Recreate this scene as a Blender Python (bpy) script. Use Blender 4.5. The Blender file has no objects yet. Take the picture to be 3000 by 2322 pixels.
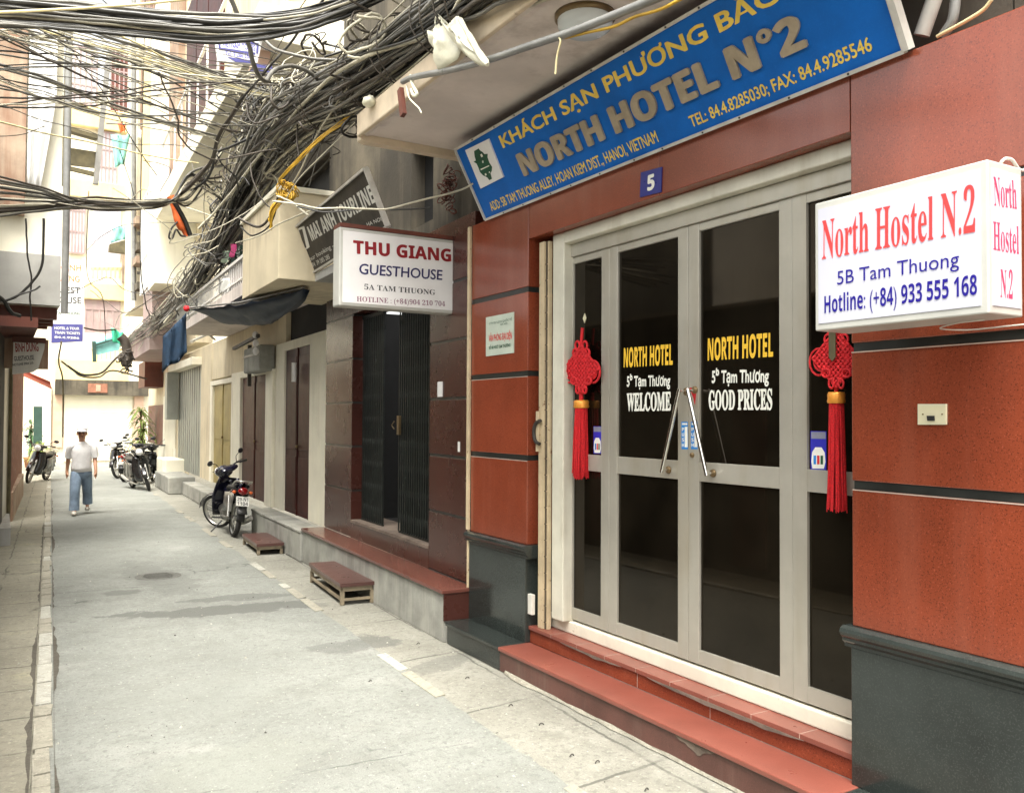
import bpy, bmesh, math, random
from mathutils import Vector as V, Matrix, noise
RND = random.Random(11)
sc = bpy.context.scene
COL = sc.collection

# ------------------------------------------------------------------ camera
H = 1.85
YAW, PITCH, ROLL, FPX = 0.534682165, 0.0245642625, 0.00533254536, 2532.35
def cam_axes():
    cy, sy, cp, sp = math.cos(YAW), math.sin(YAW), math.cos(PITCH), math.sin(PITCH)
    f = V((sy*cp, cy*cp, sp)); r = V((cy, -sy, 0)); u = r.cross(f)
    cr, sr = math.cos(ROLL), math.sin(ROLL)
    return cr*r + sr*u, -sr*r + cr*u, f
CR, CU, CF = cam_axes()
CAM = V((0, 0, H))
cd = bpy.data.cameras.new('camera'); cam = bpy.data.objects.new('camera', cd); COL.objects.link(cam)
cam.matrix_world = Matrix(((CR.x, CU.x, -CF.x, 0), (CR.y, CU.y, -CF.y, 0), (CR.z, CU.z, -CF.z, H), (0, 0, 0, 1)))
cd.sensor_width = 36; cd.sensor_fit = 'HORIZONTAL'; cd.lens = FPX/3000*36; cd.clip_start = 0.05; cd.clip_end = 500
sc.camera = cam

# ------------------------------------------------------------------ sky, sun, exposure
SUN_EL, SUN_AZ = math.radians(66), math.radians(215)      # azimuth from +Y towards +X
w = bpy.data.worlds.new('World'); sc.world = w; w.use_nodes = True
nt = w.node_tree; nt.nodes.clear()
sky = nt.nodes.new('ShaderNodeTexSky'); sky.sky_type = 'NISHITA'; sky.sun_disc = False
sky.sun_elevation = SUN_EL; sky.sun_rotation = SUN_AZ; sky.air_density = 1.0; sky.dust_density = 6.0; sky.ozone_density = 1.0
hs = nt.nodes.new('ShaderNodeHueSaturation'); hs.inputs['Saturation'].default_value = 0.22
tint = nt.nodes.new('ShaderNodeMix'); tint.data_type = 'RGBA'; tint.blend_type = 'MULTIPLY'; tint.inputs[0].default_value = 1.0
tint.inputs[7].default_value = (1.0, 0.985, 0.93, 1)
bg = nt.nodes.new('ShaderNodeBackground'); bg.inputs['Strength'].default_value = 0.15
wo = nt.nodes.new('ShaderNodeOutputWorld')
nt.links.new(sky.outputs[0], hs.inputs['Color']); nt.links.new(hs.outputs[0], tint.inputs[6])
nt.links.new(tint.outputs[2], bg.inputs['Color']); nt.links.new(bg.outputs[0], wo.inputs['Surface'])
sl = bpy.data.lights.new('sun', 'SUN'); sl.energy = 1.5; sl.angle = math.radians(22); sl.color = (1.0, 0.96, 0.88)
so = bpy.data.objects.new('sun', sl); COL.objects.link(so)
sd = V((math.sin(SUN_AZ)*math.cos(SUN_EL), math.cos(SUN_AZ)*math.cos(SUN_EL), math.sin(SUN_EL)))
so.rotation_euler = sd.to_track_quat('Z', 'Y').to_euler(); so.location = (0, 0, 30)
vs = sc.view_settings
vs.view_transform = 'Standard'; vs.look = 'None'; vs.gamma = 1; vs.use_curve_mapping = False; vs.exposure = 1.95

# ------------------------------------------------------------------ pixel -> place helpers (photo pixels, 3000 x 2322)
def ray(px, py): return (px-1500)/FPX*CR - (py-1161)/FPX*CU + CF
def onZ(px, py, z=0):
    d = ray(px, py); return CAM + d*((z-H)/d.z)
def onX(px, py, x):
    d = ray(px, py); return CAM + d*(x/d.x)
def onY(px, py, y):
    d = ray(px, py); return CAM + d*(y/d.y)
def onP(px, py, p0, n):
    d = ray(px, py); return CAM + d*((p0-CAM).dot(n)/d.dot(n))
# the row of houses beyond the hotel: local x into the house, local y along the front, z up
FT = Matrix.Translation((3.45, 6.4, 0)) @ Matrix.Rotation(-math.atan(.04), 4, 'Z')
FTI = FT.inverted()
FN = (FT.to_3x3() @ V((1, 0, 0)))
def onF(px, py, x=0):
    """photo pixel -> (along, z) on the house-row plane at local depth x"""
    q = FTI @ onP(px, py, FT @ V((x, 0, 0)), FN); return q.y, q.z
def F(x, y, z): return FT @ V((x, y, z))

# ------------------------------------------------------------------ materials
def nd(t, typ, **kw):
    n = t.nodes.new(typ)
    for k, v in kw.items(): setattr(n, k, v)
    return n
def mixc(t, fac, a, b, blend='MIX'):
    m = nd(t, 'ShaderNodeMix', data_type='RGBA', blend_type=blend)
    for sock, v in ((m.inputs[0], fac), (m.inputs[6], a), (m.inputs[7], b)):
        if hasattr(v, 'links'): t.links.new(v, sock)
        else: sock.default_value = v if not isinstance(v, tuple) else (v + (1,))[:4]
    return m.outputs[2]
def math_(t, op, a, b=None, c=None):
    m = nd(t, 'ShaderNodeMath', operation=op)
    for s, v in zip(m.inputs, (a, b, c)):
        if v is None: continue
        if hasattr(v, 'links'): t.links.new(v, s)
        else: s.default_value = v
    return m.outputs[0]
def sstep(t, v, lo, hi):
    m = nd(t, 'ShaderNodeMapRange', interpolation_type='SMOOTHSTEP')
    t.links.new(v, m.inputs[0]); m.inputs[1].default_value = lo; m.inputs[2].default_value = hi
    return m.outputs[0]
def noise_(t, vec, scale, detail=4, rough=.6, dist=0):
    n = nd(t, 'ShaderNodeTexNoise'); n.inputs['Scale'].default_value = scale; n.inputs['Detail'].default_value = detail
    n.inputs['Roughness'].default_value = rough; n.inputs['Distortion'].default_value = dist
    if vec is not None: t.links.new(vec, n.inputs['Vector'])
    return n.outputs['Fac']
def vscale(t, vec, s):
    m = nd(t, 'ShaderNodeVectorMath', operation='MULTIPLY'); t.links.new(vec, m.inputs[0]); m.inputs[1].default_value = s
    return m.outputs[0]
def comb(t, v):
    n = nd(t, 'ShaderNodeCombineColor')
    for s in n.inputs: t.links.new(v, s)
    return n.outputs[0]
MATS = {}
def mat(name, col, rough=.6, var=.25, scale=2.5, bump=.15, bscale=60, metal=0, speck=0, sscale=220, speck_col=None,
        streak=None, streak_amt=.5, streak_lo=.5, blotch=None, blotch_lo=.58, blotch_scale=3, trans=0, spec=.5, emit=0, coat=0, rvar=.15, island=0):
    m = bpy.data.materials.new(name); m.use_nodes = True; t = m.node_tree
    b = t.nodes['Principled BSDF']
    geo = nd(t, 'ShaderNodeNewGeometry'); P = geo.outputs['Position']
    n1 = noise_(t, P, scale, 6, .62)
    lo = tuple(c*(1-var) for c in col); hi = tuple(min(c*(1+var), .95) for c in col)
    c = mixc(t, sstep(t, n1, .3, .7), lo, hi)
    if island:
        ri = math_(t, 'ADD', 1-island, math_(t, 'MULTIPLY', geo.outputs['Random Per Island'], 2*island)); c = mixc(t, 1.0, c, comb(t, ri), 'MULTIPLY')
    if speck:
        s = noise_(t, P, sscale, 2, .5)
        sc_ = speck_col or tuple(x*.25 for x in col)
        c = mixc(t, math_(t, 'MULTIPLY', sstep(t, s, .56, .66), speck), c, sc_)
        s2 = noise_(t, P, sscale*.7, 2, .5)
        c = mixc(t, math_(t, 'MULTIPLY', sstep(t, s2, .6, .7), speck*.6), c, tuple(min(1, x*1.9+.02) for x in col))
    if blotch:
        nb = noise_(t, P, blotch_scale, 7, .68)
        c = mixc(t, sstep(t, nb, blotch_lo, blotch_lo+.1), c, blotch)
    if streak:
        ns = noise_(t, vscale(t, P, (7, 7, .55)), 1.0, 5, .6)
        nm = noise_(t, P, .9, 3, .5)
        f = math_(t, 'MULTIPLY', sstep(t, math_(t, 'MULTIPLY', math_(t, 'ADD', ns, nm), .5), streak_lo-.06, streak_lo+.12), streak_amt)
        c = mixc(t, f, c, streak)
    t.links.new(c, b.inputs['Base Color'])
    r = math_(t, 'ADD', rough - rvar/2, math_(t, 'MULTIPLY', noise_(t, P, scale*3, 4), rvar))
    t.links.new(r, b.inputs['Roughness'])
    b.inputs['Metallic'].default_value = metal; b.inputs['Specular IOR Level'].default_value = spec
    b.inputs['Coat Weight'].default_value = coat
    if trans: b.inputs['Transmission Weight'].default_value = trans
    if emit:
        t.links.new(c, b.inputs['Emission Color']); b.inputs['Emission Strength'].default_value = emit
    if bump:
        bp = nd(t, 'ShaderNodeBump'); bp.inputs['Strength'].default_value = bump; bp.inputs['Distance'].default_value = .01
        t.links.new(noise_(t, P, bscale, 4, .6), bp.inputs['Height']); t.links.new(bp.outputs[0], b.inputs['Normal'])
    MATS[name] = m
    return m
M_ = MATS
mat('granite_red', (.222, .047, .021), .2, .14, 1.3, .02, 90, speck=.6, sscale=165, speck_col=(.06, .016, .011), rvar=.14, spec=.7, island=.1, streak=(.27, .085, .05), streak_amt=.4, streak_lo=.54)
mat('granite_dark_red', (.055, .018, .013), .27, .22, 1.0, .02, 90, speck=.5, sscale=150, rvar=.06, island=.12, spec=.42)
mat('granite_black', (.022, .027, .025), .15, .4, 1.4, .02, 90, speck=.5, sscale=140, speck_col=(.055, .062, .056), rvar=.12, streak=(.05, .055, .048), streak_amt=.5, streak_lo=.54)
mat('ledge_red', (.12, .042, .031), .2, .2, 2, .03, 80)
mat('mortar', (.15, .115, .09), .9, .3, 6, .3, 60)
mat('bike_silver', (.2, .195, .18), .3, .15, 6, 0, metal=.6)
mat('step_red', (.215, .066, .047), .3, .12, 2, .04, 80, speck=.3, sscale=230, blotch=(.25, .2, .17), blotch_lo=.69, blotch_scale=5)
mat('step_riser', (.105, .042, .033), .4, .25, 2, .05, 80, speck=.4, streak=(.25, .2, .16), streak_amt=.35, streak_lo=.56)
mat('strip_black', (.02, .022, .02), .35, .3, 6, .05)
mat('grout', (.42, .33, .27), .8, .2)
mat('white_frame', (.62, .60, .50), .45, .1, 3, .04, streak=(.3, .24, .14), streak_amt=.5, streak_lo=.57)
mat('sill_white', (.74, .70, .58), .6, .1, 3, .1, blotch=(.36, .3, .22), blotch_lo=.64, blotch_scale=6)
mat('aluminium', (.45, .43, .37), .36, .07, 3, .015, metal=.35, streak=(.34, .29, .2), streak_amt=.45, streak_lo=.55)
mat('door_glass', (.007, .0055, .0035), .035, .6, 1.2, 0, spec=.32, rvar=.05); MATS['door_glass'].node_tree.nodes['Principled BSDF'].inputs['Specular Tint'].default_value = (1, .84, .66, 1)
mat('chrome', (.72, .70, .66), .18, .05, 3, 0, metal=1)
mat('brass_dull', (.20, .14, .07), .4, .2, 9, .05, metal=.7)
mat('rail_cream', (.52, .42, .27), .55, .15, 6, .15, blotch=(.16, .07, .03), blotch_lo=.6, blotch_scale=22)
mat('rail_dark', (.07, .055, .035), .6, .3, 8, .1)
mat('sign_blue', (.002, .115, .46), .55, .12, 3, .03, speck=.12, sscale=120, speck_col=(.01, .2, .55), rvar=.1, spec=.3)
mat('sign_edge', (.55, .53, .48), .5, .15, 6, .05)
mat('letter_yellow', (.80, .58, .10), .5, .1, 10, .03)
mat('letter_gold', (.40, .33, .235), .38, .15, 8, .03, metal=.15)
mat('panel_white', (.78, .77, .76), .5, .04, 3, .02)
mat('panel_grimy', (.66, .65, .6), .5, .08, 3, .03, streak=(.4, .36, .28), streak_amt=.4, streak_lo=.57)
mat('lightbox', (.45, .455, .52), .45, .02, 1, 0, emit=.05)
mat('box_metal', (.50, .50, .46), .45, .08, 4, .03, metal=.2)
mat('ink_red', (.62, .02, .02), .5, .06, 9, 0)
mat('ink_red_lit', (.66, .035, .035), .6, .04, 9, 0, emit=.04)
mat('ink_pink_lit', (.72, .04, .10), .5, .04, 9, 0, emit=.04)
mat('ink_blue_lit', (.014, .008, .20), .7, .04, 9, 0, emit=.02, spec=.2)
mat('ink_navy', (.02, .02, .10), .5, .1, 9, 0)
mat('ink_maroon', (.26, .01, .015), .5, .1, 9, 0)
mat('ink_mauve', (.22, .09, .14), .5, .1, 9, 0)
mat('ink_dark', (.05, .05, .055), .5, .1, 9, 0)
mat('ink_green', (.01, .075, .035), .5, .2, 9, 0)
mat('ink_white', (.82, .82, .74), .5, .04, 9, 0)
mat('ink_yellow', (.85, .52, .04), .5, .05, 9, 0)
mat('ink_orange', (.8, .2, .05), .5, .1, 9, 0)
mat('plate_blue', (.012, .02, .2), .3, .1, 9, .02)
mat('paper_green_white', (.5, .56, .47), .6, .06, 8, .03)
mat('sticker_blue', (.03, .03, .42), .4, .1, 9, 0)
mat('banner_blue', (.07, .07, .25), .5, .1, 9, 0)
mat('sticker_cyan', (.02, .22, .62), .4, .1, 9, 0)
mat('sticker_grey', (.22, .23, .3), .5, .1, 9, 0)
mat('cord_red', (.56, .010, .016), .75, .2, 40, .2, 300)
mat('tassel_red', (.54, .008, .013), .85, .3, 120, .3, 300)
mat('gold_band', (.8, .33, .05), .35, .15, 20, .05, metal=.4)
mat('ivory_plastic', (.68, .64, .44), .4, .05, 5, .01)
mat('concrete_soffit', (.66, .59, .54), .85, .12, 1.5, .1, 30, streak=(.3, .24, .2), streak_amt=.5, streak_lo=.53)
mat('concrete_trim', (.60, .50, .37), .8, .15, 3, .15, 30, blotch=(.22, .15, .09), blotch_lo=.63, blotch_scale=6)
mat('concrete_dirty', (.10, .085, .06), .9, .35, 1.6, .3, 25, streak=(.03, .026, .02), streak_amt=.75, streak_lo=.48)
mat('concrete_grey', (.27, .27, .24), .85, .25, 2.5, .25, 30, streak=(.5, .48, .42), streak_amt=.45, streak_lo=.54)
mat('plaster_cream', (.62, .54, .38), .85, .1, 1.5, .1, 40, streak=(.33, .26, .17), streak_amt=.5, streak_lo=.53)
mat('plaster_white', (.80, .76, .62), .8, .07, 1.5, .1, 40, streak=(.48, .42, .3), streak_amt=.45, streak_lo=.58)
mat('plaster_yellow', (.75, .6, .3), .85, .08, 1.2, .08, 40, streak=(.55, .42, .2), streak_amt=.4, streak_lo=.55)
mat('plaster_far', (.78, .72, .56), .85, .06, 1.2, .06, 40)
mat('plaster_grey', (.36, .355, .33), .85, .15, 1.8, .12, 40, streak=(.2, .17, .13), streak_amt=.5, streak_lo=.53)
mat('stain_brown', (.33, .25, .18), .85, .25, 2.5, .15, 40, streak=(.2, .09, .05), streak_amt=.7, streak_lo=.5)
mat('reflection_dark', (.05, .042, .034), .8, .4, 1.2, .15, 40, streak=(.11, .09, .07), streak_amt=.5, streak_lo=.5)  # dark tone for the unseen facing that the hotel glass mirrors
mat('tarp_white', (.70, .69, .66), .6, .08, 5, .15, 12)
mat('tile_beige', (.44, .40, .31), .35, .1, 2, .04, 40, streak=(.28, .24, .17), streak_amt=.4, streak_lo=.55)
mat('door_maroon', (.045, .008, .006), .5, .35, 2, .08, 40, streak=(.10, .035, .024), streak_amt=.4, streak_lo=.53, spec=.25)
mat('door_olive', (.32, .25, .085), .55, .15, 2.5, .08, 40, streak=(.2, .15, .06), streak_amt=.5, streak_lo=.52)
mat('shutter_grey', (.30, .31, .27), .5, .12, 2, .06, 40, streak=(.2, .2, .16), streak_amt=.4, streak_lo=.53)
mat('shutter_cream', (.80, .74, .58), .6, .05, 2, .05, 40)
mat('wood_pink', (.34, .26, .24), .7, .15, 2, .1, 40, streak=(.3, .18, .2), streak_amt=.5)
mat('wood_lilac', (.5, .47, .49), .7, .12, 2, .1, 40)
mat('wood_brown', (.12, .035, .022), .6, .3, 2, .1, 40)
mat('brick_old', (.20, .075, .04), .9, .4, 9, .4, 30, blotch=(.36, .3, .24), blotch_lo=.58, blotch_scale=5)
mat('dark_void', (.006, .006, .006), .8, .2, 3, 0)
mat('grille_green', (.009, .012, .010), .5, .4, 8, .1, 60, blotch=(.07, .08, .07), blotch_lo=.62, blotch_scale=14)
mat('iron_dark', (.035, .03, .024), .6, .3, 6, .15)
mat('iron_olive', (.09, .075, .035), .7, .3, 5, .15)
mat('steel_grey', (.24, .235, .22), .5, .15, 4, .06, metal=.3)
mat('steel_white', (.70, .69, .66), .45, .06, 4, .03)
mat('tarp_navy', (.012, .02, .035), .55, .3, 4, .2, 20)
mat('cloth_blue', (.008, .028, .06), .85, .3, 8, .4, 60)
mat('cloth_teal', (.22, .52, .5), .8, .15, 6, .2, 40)
mat('cloth_green', (.05, .5, .28), .7, .2, 6, .2, 40)
mat('cloth_white', (.75, .75, .7), .8, .1, 6, .2, 40)
mat('cloth_pink', (.75, .08, .28), .8, .1, 6, .2, 40)
mat('cloth_mint', (.55, .7, .55), .8, .1, 6, .2, 40)
mat('awning_red', (.55, .07, .03), .7, .15, 4, .1, 30)
mat('panel_darkgreen', (.03, .07, .055), .6, .2, 4, .05)
mat('bag_plastic', (.68, .66, .52), .35, .12, 9, .25, 25)
mat('cable_black', (.014, .013, .011), .38, .4, 9, .1, spec=.6)
mat('cable_grey', (.13, .125, .11), .38, .25, 7, .1)
mat('cable_pale', (.46, .43, .33), .5, .2, 7, .05)
mat('cable_cream', (.62, .54, .30), .5, .15, 7, .05)
mat('cable_brown', (.05, .04, .03), .6, .4, 7, .1)
mat('cable_yellow', (.50, .30, .025), .5, .15, 7, .05)
mat('tape_orange', (.75, .14, .03), .5, .25, 12, .1)
mat('tyre', (.022, .021, .02), .8, .3, 20, .3, 120)
mat('alloy', (.6, .59, .55), .3, .08, 6, 0, metal=.9)
mat('paint_navy', (.008, .008, .02), .16, .2, 6, 0, coat=.5)
mat('paint_black', (.012, .012, .012), .2, .2, 6, 0, coat=.4)
mat('paint_silver', (.42, .41, .38), .28, .08, 6, 0, metal=.6)
mat('plastic_black', (.02, .02, .02), .5, .2, 9, .05)
mat('seat_black', (.014, .014, .014), .45, .2, 9, .2, 150)
mat('engine_grey', (.2, .195, .18), .42, .3, 14, .2, 60, metal=.7)
mat('tail_red', (.22, .003, .005), .15, .1, 9, 0, coat=.6)
mat('lamp_clear', (.75, .75, .74), .08, .05, 9, 0, coat=.8)
mat('bench_top', (.09, .04, .034), .3, .15, 3, .05, 60, speck=.4)
mat('bench_iron', (.22, .18, .12), .6, .25, 10, .15)
mat('skin', (.44, .225, .135), .5, .08, 8, .05)
mat('shirt', (.82, .81, .82), .85, .07, 14, .3, 30)
mat('jeans', (.17, .23, .31), .85, .2, 9, .3, 40)
mat('hat', (.62, .6, .6), .8, .1, 9, .2)
mat('hair', (.02, .017, .015), .6, .2, 30, .2)
mat('shoe', (.5, .47, .42), .6, .2, 9, .1)
mat('leaf', (.20, .27, .06), .5, .4, 5, .05, trans=.0)
mat('leaf_dark', (.03, .08, .02), .5, .4, 5, .05)
mat('trunk', (.16, .10, .05), .9, .3, 9, .3)
mat('terracotta', (.4, .15, .07), .8, .2, 6, .2)
mat('lamp_glass', (.62, .66, .68), .25, .04, 4, 0)
mat('pipe_grey', (.20, .20, .19), .3, .2, 5, .05)
mat('pipe_white', (.62, .60, .54), .5, .1, 5, .05)
mat('salmon', (.58, .40, .29), .8, .1, 3, .1)
mat('emblem_red', (.28, .12, .07), .7, .2, 9, .1)

def ground_mat(name, col, stains=(), joints=None, speck=.35, pale=None):
    m = bpy.data.materials.new(name); m.use_nodes = True; t = m.node_tree; b = t.nodes['Principled BSDF']
    geo = nd(t, 'ShaderNodeNewGeometry'); P = geo.outputs['Position']
    n1 = noise_(t, P, .55, 6, .6); n5 = noise_(t, P, 22, 5, .7); n2 = noise_(t, P, 3.2, 8, .65); n3 = noise_(t, P, 75, 3, .6); n4 = noise_(t, P, 170, 2, .6)
    c = mixc(t, sstep(t, n1, .3, .7), tuple(x*.84 for x in col), tuple(x*1.12 for x in col))
    c = mixc(t, math_(t, 'MULTIPLY', sstep(t, n2, .42, .7), .5), c, tuple(x*f for x, f in zip(col, (.72, .7, .68))))
    if pale: c = mixc(t, math_(t, 'MULTIPLY', sstep(t, noise_(t, P, 1.1, 7, .66), .56, .7), .55), c, pale)
    c = mixc(t, math_(t, 'MULTIPLY', sstep(t, n3, .55, .72), speck), c, tuple(x*.45 for x in col))
    c = mixc(t, math_(t, 'MULTIPLY', sstep(t, n4, .6, .72), speck*.8), c, tuple(min(.9, x*1.7) for x in col))
    c = mixc(t, math_(t, 'MULTIPLY', sstep(t, n5, .5, .66), .62), c, tuple(x*.6 for x in col))
    c = mixc(t, math_(t, 'MULTIPLY', sstep(t, noise_(t, P, 30, 4, .72), .58, .66), .75), c, tuple(min(.9, x*1.42) for x in col))
    c = mixc(t, math_(t, 'MULTIPLY', sstep(t, noise_(t, P, 9, 6, .75), .52, .64), .5), c, tuple(x*.74 for x in col))
    h = n3
    sep = nd(t, 'ShaderNodeSeparateXYZ'); t.links.new(P, sep.inputs[0]); X, Y = sep.outputs[0], sep.outputs[1]
    nj = math_(t, 'MULTIPLY', math_(t, 'SUBTRACT', noise_(t, P, 2.2, 5, .7), .5), .10)
    if joints:
        for axis, per, off, wd, slope in joints:
            cc = X if axis == 'x' else Y; oo = Y if axis == 'x' else X
            vv = math_(t, 'ADD', math_(t, 'ADD', cc, math_(t, 'MULTIPLY', oo, slope)), math_(t, 'ADD', nj, off))
            fr = math_(t, 'ABSOLUTE', math_(t, 'SUBTRACT', math_(t, 'FRACT', math_(t, 'DIVIDE', vv, per)), .5))
            line = sstep(t, fr, .5 - wd/per, .5 - wd/per*.35)
            patch = sstep(t, noise_(t, P, 1.3, 4, .6), .38, .58)
            c = mixc(t, math_(t, 'MULTIPLY', math_(t, 'MULTIPLY', line, patch), .8), c, tuple(x*.3 for x in col))
    # hairline cracks
    vo = nd(t, 'ShaderNodeTexVoronoi', feature='DISTANCE_TO_EDGE'); vo.inputs['Scale'].default_value = .33
    wv = nd(t, 'ShaderNodeVectorMath', operation='ADD'); nz = nd(t, 'ShaderNodeTexNoise'); nz.inputs['Scale'].default_value = 1.6; nz.inputs['Detail'].default_value = 7
    t.links.new(P, nz.inputs['Vector']); t.links.new(P, wv.inputs[0]); t.links.new(nz.outputs['Color'], wv.inputs[1]); t.links.new(wv.outputs[0], vo.inputs['Vector'])
    crack = math_(t, 'MULTIPLY', math_(t, 'SUBTRACT', 1.0, sstep(t, vo.outputs['Distance'], 0.001, .007)), sstep(t, noise_(t, P, .8, 3), .52, .62))
    c = mixc(t, math_(t, 'MULTIPLY', crack, .75), c, tuple(x*.35 for x in col))
    rough = .85
    for (sx, sy, rx, ry, ang, amt, scol) in stains:
        dx = math_(t, 'SUBTRACT', X, sx); dy = math_(t, 'SUBTRACT', Y, sy)
        ca, sa = math.cos(ang), math.sin(ang)
        u = math_(t, 'DIVIDE', math_(t, 'ADD', math_(t, 'MULTIPLY', dx, ca), math_(t, 'MULTIPLY', dy, sa)), rx)
        v = math_(t, 'DIVIDE', math_(t, 'SUBTRACT', math_(t, 'MULTIPLY', dy, ca), math_(t, 'MULTIPLY', dx, sa)), ry)
        d = math_(t, 'SQRT', math_(t, 'ADD', math_(t, 'MULTIPLY', u, u), math_(t, 'MULTIPLY', v, v)))
        d = math_(t, 'ADD', d, math_(t, 'MULTIPLY', math_(t, 'SUBTRACT', noise_(t, P, 2.4, 8, .68), .5), 2.3))
        c = mixc(t, math_(t, 'MULTIPLY', math_(t, 'SUBTRACT', 1.0, sstep(t, d, .75, .98)), amt), c, scol)
    t.links.new(c, b.inputs['Base Color']); b.inputs['Roughness'].default_value = rough; b.inputs['Specular IOR Level'].default_value = .3
    bp = nd(t, 'ShaderNodeBump'); bp.inputs['Strength'].default_value = .7; bp.inputs['Distance'].default_value = .012
    t.links.new(math_(t, 'ADD', math_(t, 'ADD', h, n5), math_(t, 'MULTIPLY', n2, 2.0)), bp.inputs['Height']); t.links.new(bp.outputs[0], b.inputs['Normal'])
    MATS[name] = m
WET = (.11, .112, .103)
ground_mat('asphalt', (.215, .224, .204), stains=[
    (1.85, 8.55, 1.15, .24, -.16, .85, WET), (2.2, 9.05, .7, .17, -.2, .65, WET), (1.12, 9.9, .22, .17, 0, .6, WET),
    (1.6, 10.6, .35, 1.5, .1, .35, WET), (2.45, 6.7, .32, .2, -.3, .55, WET), (1.15, 6.0, .55, .5, .3, .3, (.2, .21, .19)),
    (1.1, 4.7, .5, .4, .3, .35, (.22, .23, .2))], speck=.6, pale=(.29, .292, .268), joints=[('y', 5.7, 1.2, .010, .04), ('x', 9.0, 3.55, .012, -.02)])
ground_mat('slabs', (.25, .246, .21), stains=[(2.62, 6.75, .3, .28, .2, .7, WET), (2.9, 5.9, .35, .16, .5, .4, WET), (2.35, 8.4, .6, .15, 0, .4, WET)],
           joints=[('y', 1.25, .4, .018, -.1), ('x', 3.4, -2.93, .014, -.036)], speck=.45, pale=(.34, .33, .285))
ground_mat('slabs_tan', (.255, .242, .192), joints=[('y', .62, .1, .016, .05), ('x', 1.1, .5, .012, -.05)], speck=.3, pale=(.34, .32, .21))
ground_mat('cover_iron', (.135, .135, .122), speck=.5)
ground_mat('silt', (.09, .082, .066), speck=.4)
ground_mat('dirt', (.36, .34, .28), speck=.3)
ground_mat('kerb_stone', (.31, .295, .24), speck=.45, pale=(.38, .37, .31))
ground_mat('kerb_white', (.40, .395, .345), speck=.35, pale=(.40, .39, .34))
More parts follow.
